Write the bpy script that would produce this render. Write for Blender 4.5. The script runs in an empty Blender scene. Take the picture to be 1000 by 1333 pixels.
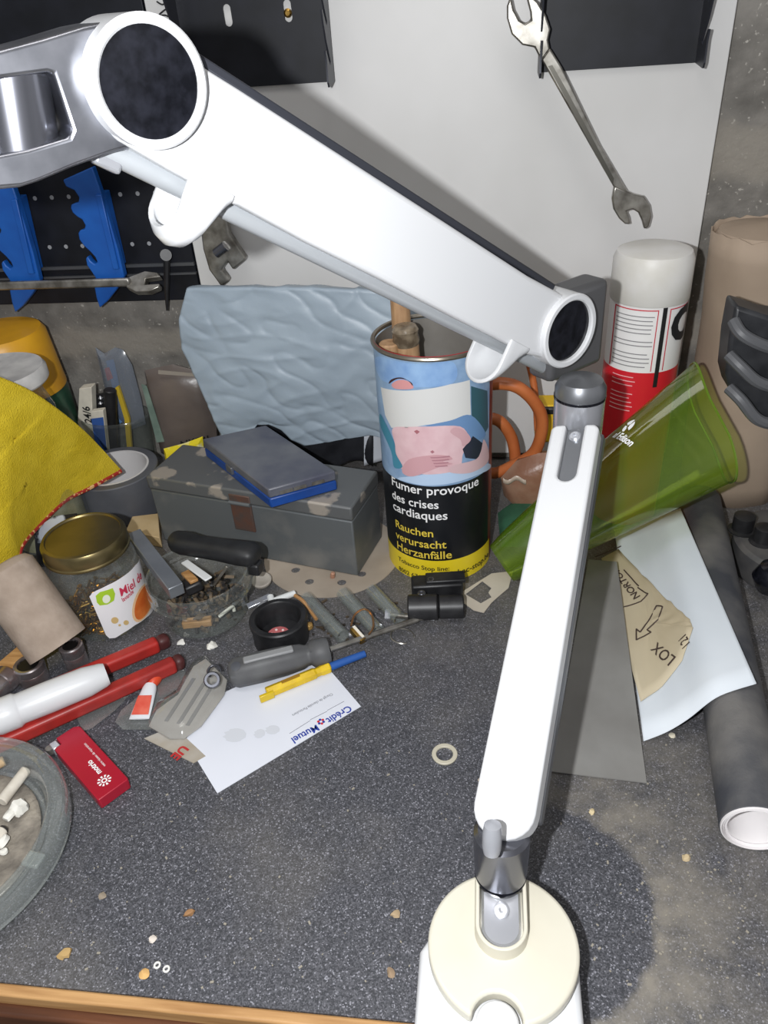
import bpy, bmesh, math, random, heapq
from mathutils import Vector, Matrix, noise
V = Vector
random.seed(7)

# ------------------------------------------------------------------ camera, light, exposure
F = 1001.0                                   # focal length in pixels of the 1000x1333 frame
H = 0.47                                     # camera height above the worktop
ROWS = (V((0.9913, 0.0105, -0.1314)), V((0.1146, -0.5618, 0.8193)), V((-0.0652, -0.8272, -0.5581)))
CAM = V((0, 0, H))
S = bpy.context.scene
COL = S.collection
cd = bpy.data.cameras.new('camera')
cd.sensor_fit = 'VERTICAL'; cd.sensor_height = 36.0; cd.lens = 36.0 * F / 1333.0
cd.clip_start = 0.01
cam = bpy.data.objects.new('camera', cd); COL.objects.link(cam)
R3 = Matrix([[r.x, -r.y, -r.z] for r in ROWS])
q = R3.to_quaternion()
cam.matrix_world = Matrix.Translation(CAM) @ q.to_matrix().to_4x4()
S.camera = cam
RIGHT = V((ROWS[0].x, ROWS[1].x, ROWS[2].x)); DOWN = V((ROWS[0].y, ROWS[1].y, ROWS[2].y))
FWD = V((ROWS[0].z, ROWS[1].z, ROWS[2].z))

w = bpy.data.worlds.new('room_light'); S.world = w; w.use_nodes = True
_wt = w.node_tree                             # uneven noise brightness, added around the scene for the chrome to reflect
_tc = _wt.nodes.new('ShaderNodeTexCoord'); _no = _wt.nodes.new('ShaderNodeTexNoise'); _no.inputs['Scale'].default_value = 1.7; _no.inputs['Detail'].default_value = 2
_ra = _wt.nodes.new('ShaderNodeValToRGB'); _ra.color_ramp.elements[0].position = 0.38; _ra.color_ramp.elements[1].position = 0.64
_ra.color_ramp.elements[0].color = (0.22, 0.23, 0.25, 1); _ra.color_ramp.elements[1].color = (2.1, 2.1, 2.15, 1)
_wt.links.new(_tc.outputs['Generated'], _no.inputs['Vector']); _wt.links.new(_no.outputs['Fac'], _ra.inputs[0]); _wt.links.new(_ra.outputs[0], _wt.nodes['Background'].inputs[0])
w.node_tree.nodes['Background'].inputs[1].default_value = 0.25
ld = bpy.data.lights.new('phone_flash', 'POINT'); ld.energy = 15.5; ld.shadow_soft_size = 0.006; ld.color = (0.97, 0.985, 1.0)
lo = bpy.data.objects.new('phone_flash', ld); COL.objects.link(lo)
lo.location = CAM - RIGHT * 0.062 - FWD * 0.012 - DOWN * 0.004
ad = bpy.data.lights.new('overhead_fill', 'AREA'); ad.energy = 7.0; ad.shape = 'RECTANGLE'; ad.size = 1.2; ad.size_y = 0.5; ad.color = (1, 0.97, 0.93)  # unseen fill lamp, added overhead for ambient light
ao = bpy.data.objects.new('overhead_fill', ad); COL.objects.link(ao); ao.location = (-0.2, 0.05, 1.75)
S.view_settings.view_transform = 'Standard'
S.view_settings.look = 'None'
S.view_settings.exposure = 0.0
S.view_settings.gamma = 1.0
S.view_settings.use_curve_mapping = False

# ------------------------------------------------------------------ helpers: places
def ray(px, py):
    v = V((px - 500.0, py - 666.5, F))
    return V((ROWS[0].dot(v), ROWS[1].dot(v), ROWS[2].dot(v)))
def at(px, py, z=0.0):
    r = ray(px, py); return CAM + r * ((z - H) / r.z)
def aty(px, py, y):
    r = ray(px, py); return CAM + r * (y / r.y)
def dep(px, py, d):
    return CAM + ray(px, py) * (d / F)
def onplane(px, py, o, n):
    r = ray(px, py); return CAM + r * ((o - CAM).dot(n) / r.dot(n))
YW = 0.81

# ------------------------------------------------------------------ helpers: materials
def lin(c):
    c = c / 255.0
    return c / 12.92 if c <= 0.04045 else ((c + 0.055) / 1.055) ** 2.4
def rgb(c): return (lin(c[0]), lin(c[1]), lin(c[2]), 1)
_m = {}
def mat(name, col, rough=0.5, metal=0.0, col2=None, nscale=40, bump=0.0, bscale=120, spec=0.5, detail=4, lo=0.35, hi=0.65, aniso=None, coat=0.0):
    if name in _m: return _m[name]
    m = bpy.data.materials.new(name); m.use_nodes = True
    nt = m.node_tree; b = nt.nodes['Principled BSDF']
    b.inputs['Base Color'].default_value = rgb(col)
    b.inputs['Roughness'].default_value = rough
    b.inputs['Metallic'].default_value = metal
    b.inputs['Specular IOR Level'].default_value = spec
    if coat: b.inputs['Coat Weight'].default_value = coat; b.inputs['Coat Roughness'].default_value = 0.15
    tc = nt.nodes.new('ShaderNodeTexCoord')
    mp = nt.nodes.new('ShaderNodeMapping'); nt.links.new(tc.outputs['Object'], mp.inputs[0])
    if aniso: mp.inputs['Scale'].default_value = aniso
    if col2 is not None:
        n = nt.nodes.new('ShaderNodeTexNoise'); n.inputs['Scale'].default_value = nscale; n.inputs['Detail'].default_value = detail
        nt.links.new(mp.outputs[0], n.inputs['Vector'])
        r = nt.nodes.new('ShaderNodeValToRGB'); r.color_ramp.elements[0].position = lo; r.color_ramp.elements[1].position = hi
        r.color_ramp.elements[0].color = rgb(col); r.color_ramp.elements[1].color = rgb(col2)
        nt.links.new(n.outputs['Fac'], r.inputs[0]); nt.links.new(r.outputs[0], b.inputs['Base Color'])
    if bump:
        n = nt.nodes.new('ShaderNodeTexNoise'); n.inputs['Scale'].default_value = bscale; n.inputs['Detail'].default_value = 5
        nt.links.new(mp.outputs[0], n.inputs['Vector'])
        u = nt.nodes.new('ShaderNodeBump'); u.inputs['Strength'].default_value = bump; u.inputs['Distance'].default_value = 0.002
        nt.links.new(n.outputs['Fac'], u.inputs['Height']); nt.links.new(u.outputs[0], b.inputs['Normal'])
    _m[name] = m
    return m
def clear(name, tint, gloss=0.25, rough=0.04, haze=0.0, hazecol=(200, 205, 205)):
    if name in _m: return _m[name]
    m = bpy.data.materials.new(name); m.use_nodes = True
    nt = m.node_tree; nt.nodes.clear()
    out = nt.nodes.new('ShaderNodeOutputMaterial')
    t = nt.nodes.new('ShaderNodeBsdfTransparent'); t.inputs[0].default_value = rgb(tint)
    g = nt.nodes.new('ShaderNodeBsdfGlossy'); g.inputs['Roughness'].default_value = rough; g.inputs[0].default_value = (1, 1, 1, 1)
    fr = nt.nodes.new('ShaderNodeLayerWeight'); fr.inputs[0].default_value = gloss
    mx = nt.nodes.new('ShaderNodeMixShader')
    nt.links.new(fr.outputs['Facing'], mx.inputs[0])
    base = t
    if haze:
        d = nt.nodes.new('ShaderNodeBsdfDiffuse'); d.inputs[0].default_value = rgb(hazecol)
        m2 = nt.nodes.new('ShaderNodeMixShader'); m2.inputs[0].default_value = haze
        nt.links.new(t.outputs[0], m2.inputs[1]); nt.links.new(d.outputs[0], m2.inputs[2]); base = m2
    nt.links.new(base.outputs[0], mx.inputs[1]); nt.links.new(g.outputs[0], mx.inputs[2])
    mu = nt.nodes.new('ShaderNodeMath'); mu.operation = 'POWER'; mu.inputs[1].default_value = 2.2
    nt.links.new(fr.outputs['Facing'], mu.inputs[0])
    ad_ = nt.nodes.new('ShaderNodeMath'); ad_.operation = 'MULTIPLY_ADD'; ad_.inputs[1].default_value = 0.75; ad_.inputs[2].default_value = 0.05
    nt.links.new(mu.outputs[0], ad_.inputs[0]); nt.links.new(ad_.outputs[0], mx.inputs[0])
    nt.links.new(mx.outputs[0], out.inputs[0])
    _m[name] = m
    return m

# ------------------------------------------------------------------ helpers: shapes (world coordinates)
def frame_of(axis, xdir=None):
    z = V(axis).normalized()
    x = V(xdir) if xdir is not None else (V((1, 0, 0)) if abs(z.x) < 0.9 else V((0, 1, 0)))
    x = (x - z * x.dot(z)).normalized()
    return x, z.cross(x), z
class G:
    def __init__(s): s.v = []; s.f = []
    def add(s, vs, fs):
        o = len(s.v); s.v += [V(v) for v in vs]; s.f += [tuple(i + o for i in f) for f in fs]; return s
    def box(s, c, hx, hy, hz):          # centre and three half vectors
        c, hx, hy, hz = V(c), V(hx), V(hy), V(hz)
        p = [c + hx * i + hy * j + hz * k for k in (-1, 1) for j in (-1, 1) for i in (-1, 1)]
        return s.add(p, [(0, 2, 3, 1), (4, 5, 7, 6), (0, 1, 5, 4), (2, 6, 7, 3), (0, 4, 6, 2), (1, 3, 7, 5)])
    def lathe(s, prof, base, axis=(0, 0, 1), n=40, xdir=None, closed=True):
        x, y, z = frame_of(axis, xdir); base = V(base); vs = []; fs = []
        k = len(prof)
        for r, h in prof:
            for i in range(n):
                a = 2 * math.pi * i / n
                vs.append(base + z * h + (x * math.cos(a) + y * math.sin(a)) * max(r, 1e-5))
        for j in range(k - 1):
            for i in range(n):
                fs.append((j * n + i, j * n + (i + 1) % n, (j + 1) * n + (i + 1) % n, (j + 1) * n + i))
        if closed:
            fs.append(tuple(range(n - 1, -1, -1))); fs.append(tuple((k - 1) * n + i for i in range(n)))
        return s.add(vs, fs)
    def cyl(s, a, b, r, r2=None, n=24, bev=0.0):
        a, b = V(a), V(b); L = (b - a).length; r2 = r if r2 is None else r2
        p = [(r, 0), (r2, L)] if not bev else [(r - bev, 0), (r, bev), (r2, L - bev), (r2 - bev, L)]
        return s.lathe(p, a, b - a, n)
    def tube(s, pts, r, n=10):
        pts = [V(p) for p in pts]; k = len(pts)
        rr = r if isinstance(r, (list, tuple)) else [r] * k
        vs = []; fs = []; px = None
        for i in range(k):
            d = (pts[min(i + 1, k - 1)] - pts[max(i - 1, 0)]).normalized()
            x, y, z = frame_of(d, px); px = x
            for j in range(n):
                a = 2 * math.pi * j / n; vs.append(pts[i] + (x * math.cos(a) + y * math.sin(a)) * rr[i])
        for i in range(k - 1):
            for j in range(n): fs.append((i * n + j, i * n + (j + 1) % n, (i + 1) * n + (j + 1) % n, (i + 1) * n + j))
        fs.append(tuple(range(n - 1, -1, -1))); fs.append(tuple((k - 1) * n + j for j in range(n)))
        return s.add(vs, fs)
    def plate(s, outer, thick, holes=()):   # outline in 3D, thickness vector
        bm = bmesh.new(); es = []
        if not holes:
            bm.faces.new([bm.verts.new(p) for p in outer])
        else:
            for lp in [outer] + list(holes):
                vv = [bm.verts.new(p) for p in lp]
                es += [bm.edges.new((vv[i], vv[(i + 1) % len(vv)])) for i in range(len(vv))]
            bmesh.ops.triangle_fill(bm, use_beauty=True, use_dissolve=False, edges=es)
        if V(thick).length > 0:
            ex = bmesh.ops.extrude_face_region(bm, geom=list(bm.faces))
            bmesh.ops.translate(bm, vec=V(thick), verts=[e for e in ex['geom'] if isinstance(e, bmesh.types.BMVert)])
        bmesh.ops.recalc_face_normals(bm, faces=bm.faces)
        return s.take(bm)
    def take(s, bm):
        bm.verts.ensure_lookup_table(); bm.verts.index_update()
        s.add([v.co.copy() for v in bm.verts], [tuple(v.index for v in f.verts) for f in bm.faces]); bm.free(); return s
    def pillow(s, outer, nvec, rings=6, flat=2.0):
        outer = [V(p) for p in outer]; c = sum(outer, V()) / len(outer); n = len(outer); nv = V(nvec)
        for sg in (1, -1):
            vs = []; fs = []
            for k in range(rings):
                t = 1 - k / rings
                hgt = (1 - t ** flat) ** 0.5
                for p in outer: vs.append(c + (p - c) * t + nv * hgt * sg)
            vs.append(c + nv * sg)
            for k in range(rings - 1):
                for i in range(n):
                    f = (k * n + i, k * n + (i + 1) % n, (k + 1) * n + (i + 1) % n, (k + 1) * n + i)
                    fs.append(f if sg > 0 else f[::-1])
            for i in range(n):
                f = ((rings - 1) * n + i, (rings - 1) * n + (i + 1) % n, rings * n); fs.append(f if sg > 0 else f[::-1])
            s.add(vs, fs)
        return s
    def grid(s, fn, nu, nv):
        vs = [fn(i / nu, j / nv) for j in range(nv + 1) for i in range(nu + 1)]
        fs = [(j * (nu + 1) + i, j * (nu + 1) + i + 1, (j + 1) * (nu + 1) + i + 1, (j + 1) * (nu + 1) + i) for j in range(nv) for i in range(nu)]
        return s.add(vs, fs)
    def loft(s, secs, caps=(True, True)):
        n = len(secs[0]); vs = [p for sec in secs for p in sec]; fs = []
        for k in range(len(secs) - 1):
            for i in range(n): fs.append((k * n + i, k * n + (i + 1) % n, (k + 1) * n + (i + 1) % n, (k + 1) * n + i))
        if caps[0]: fs.append(tuple(range(n - 1, -1, -1)))
        if caps[1]: fs.append(tuple((len(secs) - 1) * n + i for i in range(n)))
        return s.add(vs, fs)
    def text(s, txt, size, fn, bold=0.0, ay='CENTER', ax='CENTER', sp=1.0, cut=0.0):
        c = bpy.data.curves.new('t', 'FONT'); c.body = txt; c.size = size; c.align_x = ax; c.align_y = ay; c.offset = bold * size; c.space_character = sp
        c.resolution_u = 3
        o = bpy.data.objects.new('t', c); COL.objects.link(o)
        dg = bpy.context.evaluated_depsgraph_get(); dg.update()
        me = bpy.data.meshes.new_from_object(o.evaluated_get(dg))
        bm = bmesh.new(); bm.from_mesh(me)
        if cut: slices(bm, cut)
        for v in bm.verts: v.co = fn(v.co.x, v.co.y)
        s.take(bm); bpy.data.objects.remove(o); bpy.data.curves.remove(c); bpy.data.meshes.remove(me)
        return s
    def patch(s, pts, fn, cut=0.004):       # flat outline in (u, v), cut fine and laid on a surface by fn
        bm = bmesh.new(); vv = [bm.verts.new((p[0], p[1], 0)) for p in pts]
        es = [bm.edges.new((vv[i], vv[(i + 1) % len(vv)])) for i in range(len(vv))]
        bmesh.ops.triangle_fill(bm, use_beauty=True, use_dissolve=False, edges=es)
        slices(bm, cut)
        for v in bm.verts: v.co = fn(v.co.x, v.co.y)
        return s.take(bm)
    def out(s, name, m, parent=None, smooth=35, bevel=0.0, sub=0, solid=0.0, segs=2, label=None):
        me = bpy.data.meshes.new(name)
        o0 = parent_loc(parent)
        me.from_pydata([v - o0 for v in s.v], [], s.f)
        bm = bmesh.new(); bm.from_mesh(me)
        bmesh.ops.remove_doubles(bm, verts=bm.verts, dist=1e-6)
        if not solid: bmesh.ops.recalc_face_normals(bm, faces=bm.faces)
        bm.to_mesh(me); bm.free()
        if smooth:
            me.polygons.foreach_set('use_smooth', [True] * len(me.polygons)); me.set_sharp_from_angle(angle=math.radians(smooth))
        me.materials.append(m)
        o = bpy.data.objects.new(name, me); COL.objects.link(o)
        if parent: o.parent = parent
        if solid:
            md = o.modifiers.new('solid', 'SOLIDIFY'); md.thickness = solid; md.offset = 0
        if bevel:
            md = o.modifiers.new('bevel', 'BEVEL'); md.width = bevel; md.segments = segs; md.limit_method = 'ANGLE'; md.angle_limit = math.radians(40)
        if sub:
            md = o.modifiers.new('sub', 'SUBSURF'); md.levels = sub; md.render_levels = sub
        if label: o['label'] = label
        return o
def parent_loc(p):
    l = V((0, 0, 0))
    while p is not None: l = l + V(p.location); p = p.parent
    return l
def slices(bm, step):
    xs = [v.co.x for v in bm.verts]
    x = math.floor(min(xs) / step) * step + step
    while x < max(xs):
        bmesh.ops.bisect_plane(bm, geom=bm.verts[:] + bm.edges[:] + bm.faces[:], plane_co=(x, 0, 0), plane_no=(1, 0, 0)); x += step
def thing(name, label, cat, loc, group=None, kind=None):
    o = bpy.data.objects.new(name, None); COL.objects.link(o); o.location = V(loc); o.empty_display_size = 0.01
    return tag(o, label, cat, group, kind)
def tag(o, label, cat, group=None, kind=None):
    o['label'] = label; o['category'] = cat
    if group: o['group'] = group
    if kind: o['kind'] = kind
    return o
def struct(o): o['kind'] = 'structure'; return o
def rebase(o, loc):                           # put a single-mesh thing's origin at its base
    loc = V(loc); o.data.transform(Matrix.Translation(-loc)); o.location = loc; return o
def smoothpath(pts, n=8):
    pts = [V(p) for p in pts]; out = []
    for i in range(len(pts) - 1):
        p0, p1, p2, p3 = pts[max(i - 1, 0)], pts[i], pts[i + 1], pts[min(i + 2, len(pts) - 1)]
        for k in range(n):
            t = k / n
            out.append(0.5 * ((2 * p1) + (p2 - p0) * t + (2 * p0 - 5 * p1 + 4 * p2 - p3) * t * t + (3 * p1 - p0 - 3 * p2 + p3) * t ** 3))
    out.append(pts[-1]); return out
def closedpath(pts, n=6):
    k = len(pts); pts = [V(p) for p in pts]; out = []
    for i in range(k):
        p0, p1, p2, p3 = pts[i - 1], pts[i], pts[(i + 1) % k], pts[(i + 2) % k]
        for j in range(n):
            t = j / n
            out.append(0.5 * ((2 * p1) + (p2 - p0) * t + (2 * p0 - 5 * p1 + 4 * p2 - p3) * t * t + (3 * p1 - p0 - 3 * p2 + p3) * t ** 3))
    return out
def ring(c, r, axis, n=32, xdir=None):
    x, y, z = frame_of(axis, xdir)
    return [V(c) + (x * math.cos(2 * math.pi * i / n) + y * math.sin(2 * math.pi * i / n)) * r for i in range(n)]
UP = V((0, 0, 1))
def flat2(o, dirx, z=0.0):                    # maps (u, v) to a level plane through o with u along dirx
    dx = V((dirx[0], dirx[1], 0)).normalized(); dy = UP.cross(dx); o = V(o)
    return lambda u, v: V((o.x, o.y, 0)) + dx * u + dy * v + UP * (o.z + z)
def plane2(o, dx, dy, off=0.0):
    dx = V(dx).normalized(); dy = V(dy).normalized(); nn = dx.cross(dy); o = V(o)
    return lambda u, v: o + dx * u + dy * v + nn * off

# ------------------------------------------------------------------ materials
WHITE = mat('white_plastic', (208, 209, 211), 0.34, coat=0.2)
CREAM = mat('cream_plastic', (206, 202, 187), 0.42, col2=(198, 193, 177), nscale=18)
CHROME = mat('chrome', (204, 206, 212), 0.24, 0.68)
DCHROME = mat('dark_chrome', (112, 113, 120), 0.24, 0.85)
ALU = mat('cast_aluminium', (188, 190, 198), 0.3, 1.0, col2=(160, 162, 170), nscale=60)
GREYMET = mat('satin_grey_metal', (128, 130, 134), 0.38, 0.7)
STEEL = mat('tool_steel', (168, 165, 158), 0.3, 0.72, col2=(112, 108, 101), nscale=70)
BLACKGLOSS = mat('black_gloss', (12, 13, 18), 0.12, col2=(28, 29, 36), nscale=160)
BLACK = mat('black_plastic', (26, 26, 28), 0.42, col2=(40, 40, 42), nscale=90)
BLACKPAINT = mat('black_paint', (15, 17, 23), 0.5, col2=(25, 27, 35), nscale=35, spec=0.35)
RUBBERGREY = mat('grey_rubber', (88, 89, 90), 0.55, col2=(76, 76, 78), nscale=50)
RED = mat('red_plastic', (178, 48, 44), 0.4, col2=(150, 40, 38), nscale=60)
BLUE = mat('blue_plastic', (26, 94, 180), 0.42, col2=(22, 82, 165), nscale=30)
PAPER = mat('white_paper', (226, 228, 234), 0.8)
INK = mat('black_ink', (22, 22, 24), 0.6)
WHITEINK = mat('white_ink', (236, 236, 236), 0.6)
YELINK = mat('yellow_ink', (222, 196, 70), 0.6)
REDINK = mat('red_ink', (196, 40, 56), 0.6)
BLUEINK = mat('blue_ink', (34, 58, 150), 0.6)
WOOD = mat('pale_wood', (196, 152, 100), 0.55, col2=(160, 116, 68), nscale=30, aniso=(1, 8, 8))
GLASS = clear('clear_glass', (246, 249, 247), 0.3, haze=0.05)
PLASTICFILM = clear('clear_film', (232, 232, 230), 0.3, 0.12, haze=0.10)
BRASS = mat('brass', (196, 160, 88), 0.28, 1.0, col2=(150, 116, 58), nscale=200)

# ================================================================== THE SETTING
# concrete block wall
def wall_material():
    m = mat('concrete_wall', (138, 134, 128), 0.9, col2=(102, 99, 94), nscale=26, bump=0.6, bscale=160, detail=8)
    nt = m.node_tree; b = nt.nodes['Principled BSDF']
    src = b.inputs['Base Color'].links[0].from_socket
    tc = next(n for n in nt.nodes if n.type == 'TEX_COORD')
    vo = nt.nodes.new('ShaderNodeTexNoise'); vo.inputs['Scale'].default_value = 240; vo.inputs['Detail'].default_value = 2
    nt.links.new(tc.outputs['Object'], vo.inputs['Vector'])
    r = nt.nodes.new('ShaderNodeValToRGB'); r.color_ramp.elements[0].position = 0.66; r.color_ramp.elements[1].position = 0.74
    nt.links.new(vo.outputs['Fac'], r.inputs[0])
    mx = nt.nodes.new('ShaderNodeMix'); mx.data_type = 'RGBA'; mx.inputs['B'].default_value = rgb((176, 172, 164))
    nt.links.new(r.outputs[0], mx.inputs['Factor']); nt.links.new(src, mx.inputs['A'])
    # mortar smears: two level bands with ragged edges
    sx = nt.nodes.new('ShaderNodeSeparateXYZ'); nt.links.new(tc.outputs['Object'], sx.inputs[0])
    n2 = nt.nodes.new('ShaderNodeTexNoise'); n2.inputs['Scale'].default_value = 22; n2.inputs['Detail'].default_value = 6
    nt.links.new(tc.outputs['Object'], n2.inputs['Vector'])
    prev = mx.outputs['Result']
    for zc, hw in ((0.325, 0.022), (0.152, 0.016)):
        a = nt.nodes.new('ShaderNodeMath'); a.operation = 'SUBTRACT'; a.inputs[1].default_value = zc; nt.links.new(sx.outputs['Z'], a.inputs[0])
        a2 = nt.nodes.new('ShaderNodeMath'); a2.operation = 'ABSOLUTE'; nt.links.new(a.outputs[0], a2.inputs[0])
        a3 = nt.nodes.new('ShaderNodeMath'); a3.operation = 'MULTIPLY_ADD'; a3.inputs[1].default_value = 0.05; nt.links.new(n2.outputs['Fac'], a3.inputs[0]); nt.links.new(a2.outputs[0], a3.inputs[2])
        rr = nt.nodes.new('ShaderNodeMapRange'); rr.inputs[1].default_value = hw + 0.018; rr.inputs[2].default_value = hw + 0.03; rr.inputs[3].default_value = 0.75; rr.inputs[4].default_value = 0
        nt.links.new(a3.outputs[0], rr.inputs[0])
        mz = nt.nodes.new('ShaderNodeMix'); mz.data_type = 'RGBA'; mz.inputs['B'].default_value = rgb((146, 140, 130))
        nt.links.new(rr.outputs[0], mz.inputs['Factor']); nt.links.new(prev, mz.inputs['A']); prev = mz.outputs['Result']
    nt.links.new(prev, b.inputs['Base Color'])
    return m
struct(G().box((0, -0.2, -0.92), (1.3, 0, 0), (0, 1.3, 0), (0, 0, 0.02)).out('floor', mat('floor_concrete', (120, 118, 114), 0.9, col2=(100, 98, 95), nscale=9), smooth=0))
struct(G().box((0, YW + 0.05, 0.35), (1.2, 0, 0), (0, 0.05, 0), (0, 0, 1.2)).out('wall_back', wall_material(), smooth=0))

# workbench
def bench_material():
    m = bpy.data.materials.new('speckled_laminate'); m.use_nodes = True
    nt = m.node_tree; b = nt.nodes['Principled BSDF']; b.inputs['Roughness'].default_value = 0.5
    N = nt.nodes.new; L = nt.links.new
    tc = N('ShaderNodeTexCoord')
    n1 = N('ShaderNodeTexVoronoi'); n1.inputs['Scale'].default_value = 1250; L(tc.outputs['Object'], n1.inputs['Vector'])
    n1s = N('ShaderNodeSeparateColor'); L(n1.outputs['Color'], n1s.inputs[0])
    r1 = N('ShaderNodeValToRGB'); cr = r1.color_ramp
    cr.elements[0].position = 0.2; cr.elements[0].color = rgb((52, 53, 58)); cr.elements[1].position = 0.985; cr.elements[1].color = rgb((140, 140, 148))
    e = cr.elements.new(0.5); e.color = rgb((72, 73, 78)); e = cr.elements.new(0.9); e.color = rgb((92, 92, 98))
    L(n1s.outputs[0], r1.inputs[0])
    # dusty ring worn round a cleared circle, broken up by noise
    n2 = N('ShaderNodeTexNoise'); n2.inputs['Scale'].default_value = 28; n2.inputs['Detail'].default_value = 7; n2.inputs['Roughness'].default_value = 0.65; L(tc.outputs['Object'], n2.inputs['Vector'])
    c = at(700, 1175)
    vd = N('ShaderNodeVectorMath'); vd.operation = 'DISTANCE'; vd.inputs[1].default_value = (c.x, c.y, 0); L(tc.outputs['Object'], vd.inputs[0])
    ma = N('ShaderNodeMath'); ma.operation = 'MULTIPLY_ADD'; ma.inputs[1].default_value = 0.014; L(n2.outputs['Fac'], ma.inputs[0]); L(vd.outputs['Value'], ma.inputs[2])
    sx = N('ShaderNodeSeparateXYZ'); L(tc.outputs['Object'], sx.inputs[0])
    rp = N('ShaderNodeValToRGB'); rp.color_ramp.interpolation = 'LINEAR'
    mr = N('ShaderNodeMapRange'); mr.inputs[1].default_value = 0.0; mr.inputs[2].default_value = 0.25; L(ma.outputs[0], mr.inputs[0]); L(mr.outputs[0], rp.inputs[0])
    el = rp.color_ramp.elements; R0 = 0.0755
    el[0].position = (R0 - 0.001) / 0.25; el[0].color = (0, 0, 0, 1); el[1].position = (R0 + 0.004) / 0.25; el[1].color = (0.95, 0.95, 0.95, 1)
    x = el.new((R0 + 0.016) / 0.25); x.color = (0.85, 0.85, 0.85, 1); x = el.new((R0 + 0.05) / 0.25); x.color = (0.48, 0.48, 0.48, 1); x = el.new((R0 + 0.12) / 0.25); x.color = (0.34, 0.34, 0.34, 1)
    side = N('ShaderNodeMapRange'); side.inputs[1].default_value = c.x - 0.03; side.inputs[2].default_value = c.x + 0.03; L(sx.outputs['X'], side.inputs[0])
    rn = N('ShaderNodeMapRange'); rn.inputs[1].default_value = 0.3; rn.inputs[2].default_value = 0.62; L(n2.outputs['Fac'], rn.inputs[0])
    m1 = N('ShaderNodeMath'); m1.operation = 'MULTIPLY'; L(rp.outputs[0], m1.inputs[0]); L(side.outputs[0], m1.inputs[1])
    m2 = N('ShaderNodeMath'); m2.operation = 'MULTIPLY'; L(m1.outputs[0], m2.inputs[0]); L(rn.outputs[0], m2.inputs[1])
    # general dust towards the wall
    yb = N('ShaderNodeMapRange'); yb.inputs[1].default_value = 0.42; yb.inputs[2].default_value = 0.56; yb.inputs[3].default_value = 0; yb.inputs[4].default_value = 0.42; L(sx.outputs['Y'], yb.inputs[0])
    m3 = N('ShaderNodeMath'); m3.operation = 'MULTIPLY'; L(yb.outputs[0], m3.inputs[0]); L(rn.outputs[0], m3.inputs[1])
    mm = N('ShaderNodeMath'); mm.operation = 'MAXIMUM'; L(m2.outputs[0], mm.inputs[0]); L(m3.outputs[0], mm.inputs[1])
    n4 = N('ShaderNodeTexNoise'); n4.inputs['Scale'].default_value = 9; n4.inputs['Detail'].default_value = 5; L(tc.outputs['Object'], n4.inputs['Vector'])
    r4 = N('ShaderNodeMapRange'); r4.inputs[1].default_value = 0.5; r4.inputs[2].default_value = 0.8; r4.inputs[4].default_value = 0.3; L(n4.outputs['Fac'], r4.inputs[0])
    m5 = N('ShaderNodeMath'); m5.operation = 'MAXIMUM'; L(mm.outputs[0], m5.inputs[0]); L(r4.outputs[0], m5.inputs[1])
    mx = N('ShaderNodeMix'); mx.data_type = 'RGBA'; mx.inputs['B'].default_value = rgb((134, 128, 118)); L(m5.outputs[0], mx.inputs['Factor']); L(r1.outputs[0], mx.inputs['A'])
    L(mx.outputs['Result'], b.inputs['Base Color'])
    bu = N('ShaderNodeBump'); bu.inputs['Strength'].default_value = 0.1; bu.inputs['Distance'].default_value = 0.0005; L(n1s.outputs[1], bu.inputs['Height']); L(bu.outputs[0], b.inputs['Normal'])
    return m
bench = thing('workbench', 'dark speckled laminate workbench with a wooden front edge', 'workbench', (0, 0, 0))
YF = at(265, 1304).y
G().box((0, (YF + YW) / 2, -0.02), (0.95, 0, 0), (0, (YW - YF) / 2, 0), (0, 0, 0.02)).out('worktop', bench_material(), bench, smooth=0)
G().box((0, YF - 0.0035, -0.006), (0.95, 0, 0), (0, 0.0035, 0), (0, 0, 0.0058)).out('front_edge', mat('edge_wood', (188, 146, 96), 0.6, col2=(158, 116, 70), nscale=16, aniso=(1, 12, 12)), bench, bevel=0.0015, label='pale wooden edge strip')
G().box((0, YF - 0.0065, -0.066), (0.95, 0, 0), (0, 0.0062, 0), (0, 0, 0.0535)).out('apron', mat('apron_wood', (98, 58, 34), 0.45, col2=(70, 40, 24), nscale=14, aniso=(1, 10, 10)), bench, bevel=0.002, label='dark brown wooden apron below the edge strip')

# ================================================================== WALL THINGS
# white board
BY = YW - 0.012
wl, wr = aty(187, 0, BY).x, aty(900, 380, BY).x
wb = thing('white_board', 'large white board fixed to the concrete wall behind the bench', 'board', ((wl + wr) / 2, BY, 0.012))
G().box(((wl + wr) / 2, BY + 0.0055, 0.36), ((wr - wl) / 2, 0, 0), (0, 0.0055, 0), (0, 0, 0.348)).out('panel', mat('board_white', (214, 213, 212), 0.45, col2=(205, 204, 202), nscale=7), wb, bevel=0.001)
scr = [(204, 2), (212, 6), (218, 0), (221, 8), (213, 14), (207, 20), (216, 20), (222, 25), (214, 28), (210, 24), (217, 32), (224, 36), (216, 40), (213, 35), (221, 44), (226, 49), (219, 53)]
G().tube(smoothpath([aty(a, b, BY - 0.0004) for a, b in scr], 5), 0.0007, 6).out('handwriting', INK, wb, label='scrawled black handwriting')

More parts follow.
